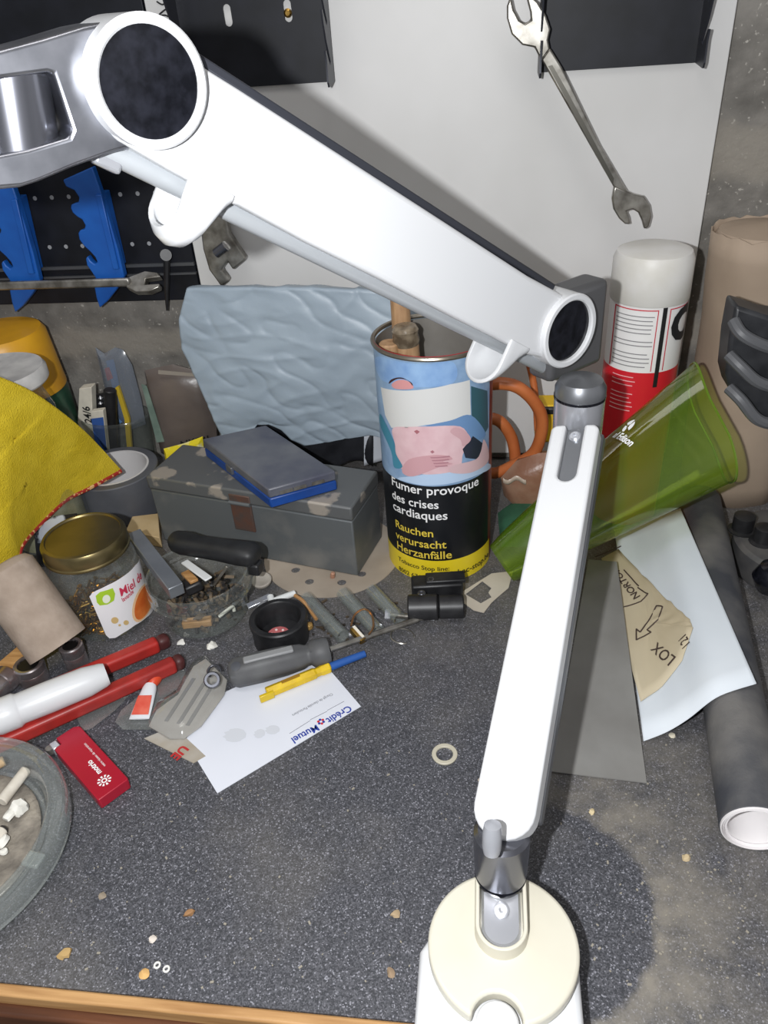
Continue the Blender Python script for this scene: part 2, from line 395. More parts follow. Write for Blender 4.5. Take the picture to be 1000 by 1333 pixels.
# perforated black tool panel
PY = YW - 0.006
tp = thing('perforated_panel', 'black perforated metal tool panel with rows of small holes', 'tool panel', (-0.6, PY, 0.2))
pz = aty(150, 391, PY).z; pxr = aty(262, 372, PY).x
pxr = min(pxr, wl - 0.002)
G().box(((-0.85 + pxr) / 2, PY, (pz + 0.75) / 2), ((pxr + 0.85) / 2, 0, 0), (0, 0.005, 0), (0, 0, (0.75 - pz) / 2)).out('sheet', BLACKPAINT, tp, bevel=0.001)
g = G()
for py in (345, 205):
    a = aty(130, py, PY); g.box(((-0.85 + pxr) / 2, PY - 0.006, a.z), ((pxr + 0.85) / 2, 0, 0), (0, 0.002, 0), (0, 0, 0.0016))
a = aty(130, 357, PY)
g.box(((-0.85 + pxr) / 2, PY - 0.006, a.z), ((pxr + 0.85) / 2, 0, 0), (0, 0.002, 0), (0, 0, 0.001))
g.out('fold', mat('worn_black_edge', (92, 94, 98), 0.4, 0.4), tp)
HOLE = mat('hole_grey', (150, 152, 156), 0.7)
for py, x0 in ((252, -0.62), (317, -0.62)):
    z = aty(150, py, PY).z
    for k in range(24):
        x = x0 + k * 0.0188
        if x < pxr - 0.012 and x > -0.56: G().cyl((x, PY - 0.0054, z), (x, PY - 0.0046, z), 0.0022, n=10).out('hole', HOLE, tp)

# blue tool holders on the panel
HOLD = [(240, 160), (252, 186), (284, 200), (302, 226), (300, 246), (286, 250), (272, 254), (270, 268), (278, 286), (296, 302), (314, 312), (326, 334), (322, 350), (306, 352), (299, 364), (303, 388), (320, 412), (346, 436), (364, 456), (372, 474), (362, 484), (346, 470), (334, 452), (328, 462), (332, 486), (350, 512), (366, 536), (360, 566), (368, 610), (381, 650), (410, 625), (446, 580), (476, 530), (452, 430), (420, 320), (388, 215), (352, 110)]
def holder(dx, dy, label):
    yf = YW - 0.034
    pts = [aty(.34 * x + dx, 180 + .34 * y + dy, yf) for x, y in HOLD]
    zb = min(p.z for p in pts); cx = sum(p.x for p in pts) / len(pts)
    h = thing('tool_holder', label, 'tool holder', (cx, YW - 0.0125, zb), 'blue hooked tool holders')
    G().plate(pts, (0, 0.009, 0)).out('hook_plate', BLUE, h, bevel=0.0012)
    t1, t0 = aty(.34 * 372 + dx, 180 + .34 * 215 + dy, yf), aty(.34 * 440 + dx, 180 + .34 * 500 + dy, yf)
    d = t1 - t0
    G().plate([t0 + V((-0.006, 0.003, 0)), t0 + V((0.004, 0.003, 0)), t1 + V((0.004, 0.003, 0)), t1 + V((-0.006, 0.003, 0))], (0, YW - 0.0125 - yf - 0.003, 0)).out('mounting_web', BLUE, h, bevel=0.0008)
    G().plate([t0 + V((-0.001, -0.0028, 0)), t0 + V((0.0055, -0.0028, 0)), t1 + V((0.0055, -0.0028, 0)), t1 + V((-0.001, -0.0028, 0))], (0, 0.004, 0)).out('raised_rail', BLUE, h, bevel=0.0008)
holder(0, 0, 'blue plastic hooked tool holder nearer the white board')
holder(-110, 6, 'blue plastic hooked tool holder farther from the white board')

# spanner lying in the blue holders
a = aty(-60, 374, YW - 0.042); b = aty(170, 367, YW - 0.042)
sp = thing('combination_spanner', 'steel spanner lying level across the two blue tool holders', 'spanner', (a + b) / 2)
d = (b - a).normalized()
G().box((a + b) / 2, d * ((b - a).length / 2), (0, 0.003, 0), (0, 0, 0.0045)).out('shaft', STEEL, sp, bevel=0.002)
hc = b + d * 0.012
e = [(-0.016, -0.005), (-0.005, -0.010), (0.010, -0.010), (0.020, -0.006), (0.020, -0.0025), (0.004, -0.003), (0.004, 0.003), (0.020, 0.0045), (0.016, 0.009), (0.002, 0.011), (-0.010, 0.007), (-0.016, 0.005)]
G().plate([hc + d * u + V((0, -0.011 * 0 + v * 0.9, v * 0.75)) for u, v in e], V((0, 0.006, -0.006))).out('open_jaw', STEEL, sp, bevel=0.0008)

# adjustable wrench hanging behind the lamp arm, and a thin hook
o = YW - 0.03
aw = thing('adjustable_wrench', 'dark chromed adjustable wrench hanging beside the perforated panel', 'wrench', aty(292, 365, o))
G().plate([aty(x, y, o) for x, y in [(258, 278), (278, 262), (294, 282), (298, 305), (320, 338), (303, 352), (296, 341), (288, 352), (298, 366), (288, 374), (272, 352), (264, 325)]], (0, 0.012, 0)).out('jaw_head', STEEL, aw, bevel=0.002)
G().plate([aty(x, y, o + 0.001) for x, y in [(238, 180), (262, 172), (284, 262), (258, 282)]], (0, 0.008, 0)).out('handle', STEEL, aw, bevel=0.002)
G().cyl(aty(281, 330, o - 0.002), aty(294, 320, o - 0.002), 0.005, n=14).out('adjusting_screw', DCHROME, aw)
hk = thing('hanging_pin', 'thin black pin hanging at the lower edge of the perforated panel', 'pin', aty(217, 402, YW - 0.02))
G().tube([aty(217, 330, YW - 0.018), aty(217, 375, YW - 0.02), aty(217.5, 404, YW - 0.02)], [0.004, 0.003, 0.0012], 8).out('pin', BLACK, hk)
G().cyl(aty(216, 332, YW - 0.026), aty(216, 332, YW - 0.011), 0.006, n=16).out('eye', BLACK, hk)

# black notched racks on the white board
def rack(px0, px1, pyb, slots, screw, label):
    y = BY - 0.0015
    pl = aty(px0, pyb, y); pr = aty(px1, pyb, y); zb = (pl.z + pr.z) / 2; zt = zb + 0.2
    r = thing('notched_rack', label, 'tool rack', (pl.x, y, zb), 'black notched racks')
    hs = []
    for sx_, sy_ in slots:
        c = aty(sx_, sy_, y); w_, h_ = 0.0036, 0.0085; hp = []
        for k in range(16):
            an = 2 * math.pi * k / 16; hp.append(c + V((math.cos(an) * w_, 0, math.sin(an) * w_ + (h_ - w_) * (1 if math.sin(an) > 0 else -1))))
        hs.append(hp)
    G().plate([V((pl.x, y, zb)), V((pr.x, y, zb)), V((pr.x, y, zt)), V((pl.x, y, zt))], (0, -0.0015, 0), hs).out('back_plate', BLACKPAINT, r)
    for x, sgn in ((pl.x, 1), (pr.x, -1)):
        pts = [(0, zb), (-0.030, zb - 0.002), (-0.033, zb + 0.002)]
        z = zb + 0.004
        while z < zt - 0.03:
            pts += [(-0.032, z + 0.014), (-0.034, z + 0.022), (-0.030, z + 0.022), (-0.018, z + 0.010), (-0.014, z + 0.013), (-0.026, z + 0.030)]
            z += 0.030
        pts += [(0, zt)]
        G().plate([V((x, y + p, zz)) for p, zz in pts], (0.0015 * sgn, 0, 0)).out('notched_flange', mat('rack_edge', (46, 48, 56), 0.4, 0.3), r)
    if screw:
        c = aty(*screw, y - 0.002)
        G().lathe([(0.0036, 0), (0.0036, 0.0012), (0.002, 0.0024)], c, (0, -1, 0), 16).out('screw', BRASS, r)
rack(247, 437, 112, [(297, 20), (375, 14)], (375, 17), 'black metal notched rack fixed with a brass screw through its slot')
rack(700, 906, 88, [], None, 'black metal notched rack from which the open-ended spanner hangs')

# double open-ended spanner leaning on the rack
wy = BY - 0.026
Z3 = lambda x, y: aty(600 + .4 * x, .4 * y, wy)
ow = thing('open_end_spanner', 'long steel double open-ended spanner hanging slanted on the white board', 'spanner', Z3(560, 740))
big = [(150, 20), (162, -16), (172, 30), (190, 65), (210, 76), (228, 65), (226, 40), (214, -6), (232, -12), (250, 5), (277, 50), (292, 95), (284, 130), (290, 160), (262, 200), (240, 155), (200, 147), (165, 112), (150, 60)]
small = [(500, 605), (540, 622), (562, 632), (597, 640), (615, 668), (621, 705), (612, 740), (597, 747), (590, 720), (578, 693), (560, 682), (540, 688), (548, 706), (552, 730), (535, 730), (515, 712), (497, 682), (492, 648)]
G().plate([Z3(*p) for p in big], (0, 0.008, 0)).out('large_jaw', STEEL, ow, bevel=0.0014)
G().plate([Z3(*p) for p in small], (0, 0.007, 0)).out('small_jaw', STEEL, ow, bevel=0.0014)
G().plate([Z3(*p) for p in [(262, 195), (290, 155), (330, 220), (452, 470), (548, 632), (498, 610)]], (0, 0.006, 0)).out('shaft', STEEL, ow, bevel=0.0014)
G().plate([Z3(*p) + V((0, -0.0004, 0)) for p in [(284, 215), (298, 212), (340, 285), (498, 580), (496, 598), (486, 588)]], (0, 0.002, 0)).out('recess', mat('recess_steel', (92, 90, 84), 0.4, 0.9), ow)

# ================================================================== MAGNIFIER LAMP ARM
def lamp():
    T = at(655, 1228, 0.045)
    root = thing('lamp_arm', 'white and chrome jointed lamp arm on a round cream base', 'lamp arm', (T.x, T.y, 0.0))
    # base: white clamp block, round plate with a notch, knob in the notch
    zt = 0.045
    x0, x1 = at(541, 1318, 0.03).x, at(757, 1300, 0.03).x
    yb = T.y + 0.018; yf = YF - 0.045
    pts = []
    G().plate([V((x0, yf, 0.0345)), V((x1, yf, 0.0345)), V((x1, yb - 0.02, 0.0345)), V((x1 - 0.012, yb, 0.0345)), V((x0 + 0.012, yb, 0.0345)), V((x0, yb - 0.02, 0.0345))], (0, 0, -0.0335)).out('clamp_block', WHITE, root, bevel=0.004, segs=3)
    rr = 0.0402; nc = at(648, 1322, zt); nr = 0.0128
    n = 72; outer = []
    ang0 = math.atan2(nc.y - T.y, nc.x - T.x); nd = math.hypot(nc.x - T.x, nc.y - T.y)
    half = math.asin(nr / rr)
    for i in range(n + 1):
        a_ = ang0 + half + (2 * math.pi - 2 * half) * i / n; outer.append(V((T.x + rr * math.cos(a_), T.y + rr * math.sin(a_), zt)))
    for i in range(1, 14):
        b_ = math.pi / 2 + math.pi * i / 14
        cx = math.cos(ang0); sy = math.sin(ang0)
        lx = nd + 0.004 + nr * math.cos(b_) * 1.0; ly = -nr * math.sin(b_) * -1
        # inside of the notch, from one lip to the other
        ly = -nr * math.cos(math.pi * i / 14); lx = nd + 0.002 - nr * math.sin(math.pi * i / 14)
        outer.append(V((T.x + cx * lx - sy * ly, T.y + sy * lx + cx * ly, zt)))
    G().plate(outer, (0, 0, -0.0095)).out('base_plate', CREAM, root, bevel=0.002, segs=3)
    kc = V((T.x + math.cos(ang0) * (nd + 0.002), T.y + math.sin(ang0) * (nd + 0.002), 0.034))
    G().lathe([(0.0108, 0), (0.0108, 0.007), (0.0098, 0.008), (0, 0.0082)], kc).out('base_knob', WHITE, root)
    # collar with its slanted mouth, chrome seat and screw
    pc = at(653, 1180, 0.055); rc = 0.0140
    bk = at(652, 1136, 0.058)                # where the swivel stands, behind the mouth
    cf = V((pc.x, pc.y - 0.009, 0))
    def stadium(r, z0, z1):
        p_ = []
        for i in range(21):
            t_ = math.pi + math.pi * i / 20; p_.append(V((cf.x + r * math.cos(t_), cf.y + r * math.sin(t_), z0)))
        for i in range(21):
            t_ = math.pi * i / 20; p_.append(V((bk.x + r * math.cos(t_), bk.y + r * math.sin(t_), z1)))
        return p_
    rc = 0.0138
    G().loft([stadium(rc + 0.0006, zt, zt), stadium(rc, zt + 0.009, zt + 0.013), stadium(rc - 0.002, zt + 0.009, zt + 0.013), stadium(rc - 0.0025, zt + 0.004, zt + 0.004)], (False, True)).out('collar', CREAM, root, bevel=0.0005)
    G().loft([stadium(rc - 0.003, zt + 0.004, zt + 0.005), stadium(rc - 0.0045, zt + 0.0065, zt + 0.0115)], (False, True)).out('pivot_seat', CHROME, root); seat_ = bpy.data.objects['pivot_seat']
    sc = V((cf.x, cf.y + 0.008, zt + 0.0088))
    G().lathe([(0.0042, 0), (0.0042, 0.0012), (0.003, 0.0016), (0.0012, 0.0014), (0, 0.001)], sc - V((0, 0.0005, 0)), (0, -0.3, 0.9), 18).out('collar_screw', CHROME, seat_)
    # swivel cylinder standing in the collar
    A = at(650, 1082, 0.099)
    dA = (A - CAM).dot(FWD)
    pb = V((bk.x, bk.y + 0.001, zt + 0.011))
    G().lathe([(0.0125, -0.006), (0.0147, 0), (0.0147, 0.002)], pb, UP, 36).out('swivel_ring', BLACKGLOSS, root)
    G().lathe([(0.0138, 0), (0.0146, 0.001), (0.0152, 0.020), (0.0152, 0.034), (0.013, 0.036)], pb + UP * 0.002, (0, 0.05, 1), 40).out('swivel_cylinder', DCHROME, root)
    # ---- lower arm
    B = dep(749, 552, dA * 1.30)
    ax = (B - A).normalized(); Ln = (B - A).length
    mid = (A + B) / 2; tocam = (CAM - mid).normalized()
    nrm = (tocam - ax * tocam.dot(ax)).normalized()
    sd = ax.cross(nrm).normalized()           # towards the picture's other side
    if sd.dot(RIGHT) < 0: sd = -sd
    th = math.radians(17)
    nrm, sd = nrm * math.cos(th) - sd * math.sin(th), sd * math.cos(th) + nrm * math.sin(th)
    wb_ = 0.0172; wt_ = 0.0165
    def P(u, s_, h): return A + ax * u + sd * s_ + nrm * h
    # white cover: rounded lower end, straight top with slot
    out_ = []
    for i in range(13):
        t_ = math.pi + math.pi * i / 12; out_.append(P(0.012 + 0.016 * math.sin(t_), wb_ * math.cos(t_), 0))
    out_ += [P(Ln - 0.003, wt_, 0), P(Ln, wt_ - 0.003, 0)]
    sw = 0.0063
    slot = [P(Ln, sw, 0)] + [P(Ln - 0.040 - sw * math.sin(math.pi * i / 10), sw * math.cos(math.pi * i / 10), 0) for i in range(11)] + [P(Ln, -sw, 0)]
    out_ += slot + [P(Ln, -wt_ + 0.003, 0), P(Ln - 0.003, -wt_, 0)]
    G().plate(out_, -nrm * 0.013).out('lower_cover', WHITE, root, bevel=0.0025, segs=3)
    G().box(P(Ln / 2 + 0.006, 0.0012, -0.0178), ax * (Ln / 2 - 0.004), sd * 0.0160, nrm * 0.0045).out('lower_rail', GREYMET, root, bevel=0.002)
    sch_ = G().box(P(Ln - 0.028, 0, -0.0075), ax * 0.027, sd * 0.0062, nrm * 0.003).out('slot_channel', GREYMET, root, bevel=0.001)
    s0 = P(Ln - 0.008, 0.0003, -0.0045)
    G().lathe([(0.0042, 0), (0.0042, 0.0015), (0.003, 0.0026), (0.0012, 0.0026), (0.0008, 0.0016)], s0, nrm, 18).out('slot_screw', CHROME, sch_)
    k0 = aty(640, 1112, bk.y - 0.0165)
    G().lathe([(0.0012, 0), (0.0042, 0.001), (0.0050, 0.005), (0.0050, 0.013), (0.0044, 0.018), (0.001, 0.019)], k0, (0.02, 0.30, 1), 20).out('release_knob', mat('knob_grey', (176, 178, 184), 0.35, 0.4), root)
    # ---- elbow: chrome swivel, cap, bracket
    dB = (B - CAM).dot(FWD)
    E0 = dep(753, 592, dB + 0.016); E1 = dep(755, 516, dB + 0.014)
    ez = V((0, 0, 1)); eh = E1.z - E0.z
    Eb = V((E1.x, E1.y, E0.z))
    ecy_ = G().lathe([(0.0155, 0), (0.0175, 0.006), (0.0178, eh)], Eb, UP, 40).out('elbow_cylinder', CHROME, root)
    G().cyl(V((E1.x, E1.y, E1.z)), V((E1.x, E1.y, E1.z + 0.0018)), 0.0182, n=40).out('elbow_seal', BLACKGLOSS, ecy_)
    G().lathe([(0.0178, 0), (0.0178, 0.006), (0.015, 0.011), (0.006, 0.0125), (0, 0.0128)], V((E1.x, E1.y, E1.z + 0.0018)), UP, 40).out('elbow_cap', GREYMET, ecy_)
    # ---- upper arm, built on an upright plane through its two hinge bosses
    Lc = dep(190, 108, 0.312); Rc = dep(738, 430, dB + 0.003)
    a2 = (Rc - Lc).normalized(); n2 = V((a2.y, -a2.x, 0)).normalized()
    if n2.dot(CAM - Lc) < 0: n2 = -n2
    v2 = n2.cross(a2).normalized()
    if v2.z < 0: v2 = -v2
    Q = lambda x, y, o_=0.0: onplane(x, y, Lc, n2) + n2 * o_
    thick = 0.030
    cov = [(262, 84), (310, 114), (400, 172), (550, 269), (690, 360), (734, 384), (752, 388), (762, 405), (764, 428), (757, 450), (742, 466), (726, 474), (708, 467), (684, 461), (645, 440), (600, 418), (500, 366), (400, 316), (312, 268), (300, 265), (222, 222), (150, 180), (120, 110), (150, 50), (200, 30)]
    G().plate([Q(*p) for p in cov], -n2 * thick).out('upper_cover', WHITE, root, bevel=0.003, segs=3)
    # dark spine along the top of the arm
    tl = [(268, 78), (550, 262), (728, 377)]
    pA, pB = Q(258, 78, -0.004), Q(726, 378, -0.004)
    dd = (pB - pA)
    G().box((pA + pB) / 2 - n2 * 0.012 + v2 * 0.001, dd / 2, n2 * 0.013, v2 * 0.0022).out('spine', mat('spine_grey', (70, 72, 80), 0.35, 0.6), root, bevel=0.001)
    # hinge bosses
    for nm, c_, ro, ri, ex in (('shoulder', Lc, 0.0244, 0.0204, 0.006), ('wrist', Rc, 0.0260, 0.0212, 0.004)):
        hr_ = G().lathe([(ri, -0.02), (ri, ex - 0.001), (ri + 0.001, ex), (ro - 0.001, ex), (ro, ex - 0.001), (ro, -thick)], c_, n2, 56, closed=False).out('hinge_ring', WHITE, root)
        G().lathe([(0, ex - 0.0035), (ri, ex - 0.003), (ri, ex - 0.012)][::-1] if nm == 'wrist' else [(ri, ex - 0.008), (ri, ex - 0.0016), (0, ex - 0.0012)], c_, n2, 48).out('hinge_cap', BLACKGLOSS, hr_)
    # lugs that carry the parallel rod: a curved strap behind each end of the cover
    def lug(bot, top, nd):
        vt = (Q(*top) - Lc).dot(v2) + 0.004; secs = []
        for px, py in bot:
            B_ = Q(px, py) - Lc; s_ = B_.dot(a2); vb = min(B_.dot(v2), vt - 0.0045); hgt = vt - vb; r_ = thick / 2; k_ = min(nd, hgt * 0.8); sec = []
            def pt(n_, v_): return Lc + a2 * s_ + v2 * v_ + n2 * n_
            sec += [pt(0, vt), pt(0, vt - (hgt - k_) / 2)]
            for i in range(15):
                ph = math.pi * i / 14; sec.append(pt(-r_ + r_ * math.cos(ph), vb + k_ - k_ * math.sin(ph)))
            sec += [pt(-thick, vt - (hgt - k_) / 2), pt(-thick, vt)]
            secs.append(sec)
        n_ = len(secs[0]); g_ = G(); g_.add([q_ for sec in secs for q_ in sec], [(k * n_ + i, k * n_ + i + 1, (k + 1) * n_ + i + 1, (k + 1) * n_ + i) for k in range(len(secs) - 1) for i in range(n_ - 1)])
        g_.out('rod_lug', WHITE, root, smooth=50, solid=0.0028, bevel=0.0006)
    lug([(637, 504), (645, 502), (655, 494), (664, 485), (673, 474), (684, 463)], (645, 440), 0.015)
    lug([(222, 300), (226, 314), (234, 323), (246, 325), (258, 318), (270, 304), (285, 284), (300, 266)], (262, 246), 0.011)
    off = 0.015
    r0, r1 = Q(232, 238, 0) - n2 * off, Q(752, 497, 0) - n2 * off
    dr = (r1 - r0).normalized()
    r0 = r0 - dr * 0.03
    rod_ = G().cyl(r0, r1, 0.0050, n=20).out('parallel_rod', mat('rod_grey', (176, 180, 184), 0.35, 0.3), root)
    G().box(r0 + dr * 0.004, dr * 0.006, n2 * 0.004, v2 * 0.0075).out('rod_end', CHROME, rod_, bevel=0.0015)
    # elbow bracket behind the right boss
    ah = V((a2.x, a2.y, 0)).normalized()
    bz0, bz1 = E1.z + 0.003, Rc.z + 0.024
    G().box(V((Rc.x, Rc.y, (bz0 + bz1) / 2)) - n2 * 0.017 + ah * 0.020, n2 * 0.012, ah * 0.028, UP * ((bz1 - bz0) / 2)).out('elbow_bracket', mat('bracket_grey', (104, 104, 106), 0.42, 0.5), root, bevel=0.005, segs=3)
    # ---- shoulder head: cast fork with a window and a cylinder in it
    hd = [(-90, 88), (0, 66), (60, 50), (115, 33), (160, 24), (215, 32), (225, 150), (190, 190), (150, 201), (100, 219), (55, 238), (30, 246), (-10, 250), (-90, 258)]
    win = [(-70, 118), (0, 104), (66, 95), (74, 97), (98, 170), (94, 180), (40, 196), (-70, 218)]
    hf_ = G().plate([Q(*p, -0.004) for p in hd], -n2 * 0.034, [[Q(*p, -0.004) for p in win]]).out('head_fork', ALU, root, bevel=0.0035, segs=3)
    c0, c1 = Q(28, 90, -0.020), Q(46, 206, -0.020)
    G().cyl(c0, c1, 0.0150, n=40).out('head_pivot', DCHROME, hf_)
    return root
lamp()
# ------------------------------------------------------------------ more helpers: round things
class Cyl:                                    # a standing round thing whose side can be printed on
    def __init__(s, c, R):
        s.c = V((c[0], c[1], 0)); s.R = R
        s.d = (V((0, 0, 0)) - s.c).normalized(); s.r = V((-s.d.y, s.d.x, 0))
    def uz(s, px, py):
        r = ray(px, py); o = V((CAM.x, CAM.y, 0)) - s.c; d = V((r.x, r.y, 0))
        a = d.dot(d); b = 2 * o.dot(d); c = o.dot(o) - s.R ** 2; q_ = b * b - 4 * a * c
        t = (-b - math.sqrt(max(q_, 0))) / (2 * a)
        p = o + d * t
        return (math.atan2(p.dot(s.r), p.dot(s.d)) * s.R, CAM.z + r.z * t)
    def fn(s, off=0.0003):
        def f(u, z):
            a = u / s.R; return s.c + (s.r * math.sin(a) + s.d * math.cos(a)) * (s.R + off) + UP * z
        return f
    def patch(s, name, pts, m, par, off=0.0003, label=None):
        return G().patch([s.uz(*p) for p in pts], s.fn(off), 0.003).out(name, m, par, smooth=60, label=label)
    def text(s, txt, pl, pr, pb, m, par, off=0.0009, bold=0.012, name='lettering', label=None):
        u0 = s.uz(*pl)[0]; u1 = s.uz(*pr)[0]; z0 = s.uz(*pb)[1]
        k = (u1 - u0) / textw(txt); f = s.fn(off)
        return G().text(txt, 1.0, lambda x, y: f(u0 + x * k, z0 + y * k), bold, 'BOTTOM_BASELINE', 'LEFT', cut=0.003 / k).out(name, m, par, smooth=0, label=label)
def textw(txt):
    xs = []
    G().text(txt, 1.0, lambda x, y: (xs.append(x), V((x, y, 0)))[1], 0, 'BOTTOM_BASELINE', 'LEFT')
    return max(xs)
def pmat(name, c, c2=None, rough=0.5): return mat(name, c, rough, col2=c2, nscale=60)

# ================================================================== BACK ROW, FROM THE CORNER
# tall bottle with a yellow cap
c = aty(-6, 432, 0.748); zt = c.z
yb_ = thing('spray_bottle', 'dark green bottle with a big yellow cap against the concrete wall', 'bottle', (c.x, c.y, 0))
G().lathe([(0.050, 0), (0.055, 0.004), (0.0555, zt - 0.075), (0.053, zt - 0.066)], (c.x, c.y, 0), UP, 48).out('bottle_body', pmat('bottle_green', (26, 62, 48), (40, 80, 60), 0.35), yb_)
G().lathe([(0.0555, zt - 0.068), (0.0535, zt - 0.04), (0.051, zt - 0.006), (0.047, zt), (0.0, zt + 0.001)], (c.x, c.y, 0), UP, 48).out('cap', mat('cap_yellow', (226, 168, 34), 0.4, col2=(206, 148, 40), nscale=20), yb_)
# jar with a white lid
c = aty(-8, 482, 0.638); zt = c.z
wj = thing('jar', 'glass jar with a white screw lid half hidden by the yellow cloth', 'jar', (c.x, c.y, 0))
G().lathe([(0.0, 0.002), (0.040, 0.001), (0.043, 0.005), (0.043, zt - 0.045), (0.036, zt - 0.022), (0.036, zt - 0.012)], (c.x, c.y, 0), UP, 40, closed=False).out('glass_body', GLASS, wj)
G().lathe([(0.036, 0.001), (0.0385, 0.004), (0.0385, zt - 0.05), (0.0, zt - 0.05)], (c.x, c.y, 0), UP, 32).out('contents', pmat('olive_powder', (120, 116, 84), (150, 146, 120), 0.9), wj)
G().lathe([(0.0455, zt - 0.015), (0.047, zt - 0.013), (0.047, zt - 0.004), (0.0445, zt), (0.042, zt - 0.0006), (0.0, zt - 0.001)], (c.x, c.y, 0), UP, 48).out('lid', mat('lid_white', (206, 204, 200), 0.5, col2=(176, 174, 172), nscale=50), wj)

# clear tub of odds and ends
tc_ = aty(152, 548, 0.776)
tub = thing('clear_tub', 'clear plastic tub of small boxes behind the duct tape', 'tub', (tc_.x, tc_.y, 0))
zr = 0.078
gt_ = G().lathe([(0, 0.002), (0.032, 0.002), (0.034, 0.004), (0.0405, zr - 0.006), (0.0425, zr - 0.004), (0.0425, zr - 0.002), (0.041, zr), (0.0405, zr - 0.001)], (tc_.x, tc_.y, 0), UP, 40, closed=False)
gt_.v = [V((v.x, tc_.y + (v.y - tc_.y) * 0.72, v.z)) for v in gt_.v]
gt_.out('tub_wall', clear('tub_film', (224, 228, 226), 0.3, 0.1, haze=0.06), tub)
def slab(name, label, cat, pts, y, thick, m, group=None):
    p3 = [aty(a, b, y) for a, b in pts]; lo_z = min(p.z for p in p3); cx = sum(p.x for p in p3) / len(p3)
    t = thing(name, label, cat, (cx, y, lo_z), group)
    G().plate(p3, (0, thick, 0)).out('body', m, t, bevel=0.0006)
    return t
WBOX = pmat('carton_white', (222, 216, 200), (204, 198, 184), 0.7)
sb = slab('staple_box', 'small white staple box marked 24/6 standing in the clear tub', 'box', [(103, 506), (119, 504), (121, 556), (134, 598), (116, 602), (101, 550)], 0.7595, 0.012, WBOX)
p0 = aty(117, 548, 0.7590); p1 = aty(112, 531, 0.7590)
dx = (aty(113, 529, .7590) - aty(117, 552, .7590)).normalized(); dz = V((0, -1, 0)).cross(dx)
G().text('24/6', 0.0125, lambda x, y: aty(116, 551, 0.7588) + dx * x + dz * y, 0.02, 'CENTER', 'LEFT').out('lettering', INK, sb, smooth=0)
bb = slab('carton', 'small carton with a blue band standing in the clear tub', 'box', [(118, 536), (134, 534), (141, 600), (128, 602)], 0.7505, 0.008, WBOX)
G().plate([aty(a, b, 0.7503) for a, b in [(119, 545), (134.5, 543), (140.5, 598), (128, 600)]], (0, -0.0003, 0)).out('blue_band', pmat('band_blue', (52, 90, 160), None, 0.6), bb)
t = thing('marker_cap', 'black tube standing upright in the clear tub', 'tube', aty(146, 590, 0.773))
G().cyl(aty(147, 592, 0.773), aty(143, 507, 0.773), 0.0072, n=20, bev=0.0012).out('tube', BLACK, t)
t = thing('yellow_stick', 'flat yellow stick leaning in the clear tub', 'stick', aty(163, 585, 0.782))
G().plate([aty(a, b, 0.782) for a, b in [(150, 505), (154, 503), (168, 545), (172, 590), (166, 592), (162, 546)]], (0, 0.004, 0)).out('stick', pmat('stick_yellow', (206, 176, 52), None, 0.5), t)
t = thing('zip_bag', 'clear bag with blue and red print standing in the tub', 'bag', aty(165, 560, 0.790))
G().pillow([aty(a, b, 0.794) for a, b in [(124, 452), (136, 460), (150, 452), (160, 455), (172, 475), (184, 520), (190, 552), (170, 560), (152, 545), (135, 500)]], (0, 0.007, 0)).out('film', clear('bag_film', (206, 210, 216), 0.3, 0.15, haze=0.26, hazecol=(186, 194, 206)), t)
G().plate([aty(a, b, 0.7925) for a, b in [(138, 470), (148, 468), (164, 545), (156, 552), (150, 520)]], (0, 0.001, 0)).out('blue_print', pmat('print_blue', (100, 140, 186), None, 0.6), t)
G().plate([aty(a, b, 0.7920) for a, b in [(136, 480), (142, 478), (147, 492), (140, 496)]], (0, 0.001, 0)).out('red_print', pmat('print_red', (190, 60, 66), None, 0.6), t)
t = thing('steel_balls_clip', 'shiny steel clip with two round ends in the tub', 'clip', aty(130, 530, 0.776))
for yy in (518, 525): G().lathe([(0, -0.0028), (0.0028, 0), (0, 0.0028)], aty(131, yy, 0.7725), UP, 14).out('round_end', CHROME, t)
G().plate([aty(a, b, 0.7755) for a, b in [(121, 515), (137, 512), (138, 560), (126, 562)]], (0, 0.004, 0)).out('clip_body', BLACK, t)

# zip bag of brown powder, yellow packet
t = thing('powder_bag', 'clear bag of brown powder leaning on the wall by the grey mailer', 'bag', aty(245, 590, 0.765))
G().pillow([aty(a, b, 0.765) for a, b in [(188, 482), (225, 474), (262, 484), (274, 505), (281, 540), (283, 580), (262, 592), (230, 598), (210, 590), (198, 545)]], (0, 0.014, 0), flat=3).out('bag', mat('brown_bag', (108, 98, 92), 0.32, col2=(86, 78, 74), nscale=16, bump=0.5, bscale=40), t)
G().plate([aty(a, b, 0.752) for a, b in [(184, 500), (191, 503), (214, 575), (204, 576)]], (0, 0.001, 0)).out('side_seal', pmat('seal_green', (126, 144, 132), (104, 122, 112), 0.5), t, label='pale green printed edge seal')
G().plate([aty(a, b, 0.752) for a, b in [(206, 482), (262, 487), (264, 491), (206, 487)]], (0, 0.001, 0)).out('zip_strip', pmat('zip_pale', (150, 142, 132), None, 0.4), t)
G().text('NKEN', 0.0135, lambda x, y: aty(236, 584, 0.7495) + V((x, 0, y + x * 0.22)), 0.02, 'BOTTOM_BASELINE', 'LEFT').out('lettering', INK, t, smooth=0)
t = thing('yellow_packet', 'yellow and white packet wedged behind the grey metal box', 'packet', aty(238, 612, 0.735))
G().pillow([aty(a, b, 0.722) for a, b in [(213, 584), (240, 577), (264, 568), (268, 612), (262, 640), (222, 640), (217, 612)]], (0, 0.006, 0), flat=5).out('packet', mat('packet_yellow', (222, 204, 40), 0.5, col2=(226, 222, 190), nscale=50, lo=.5, hi=.62), t)

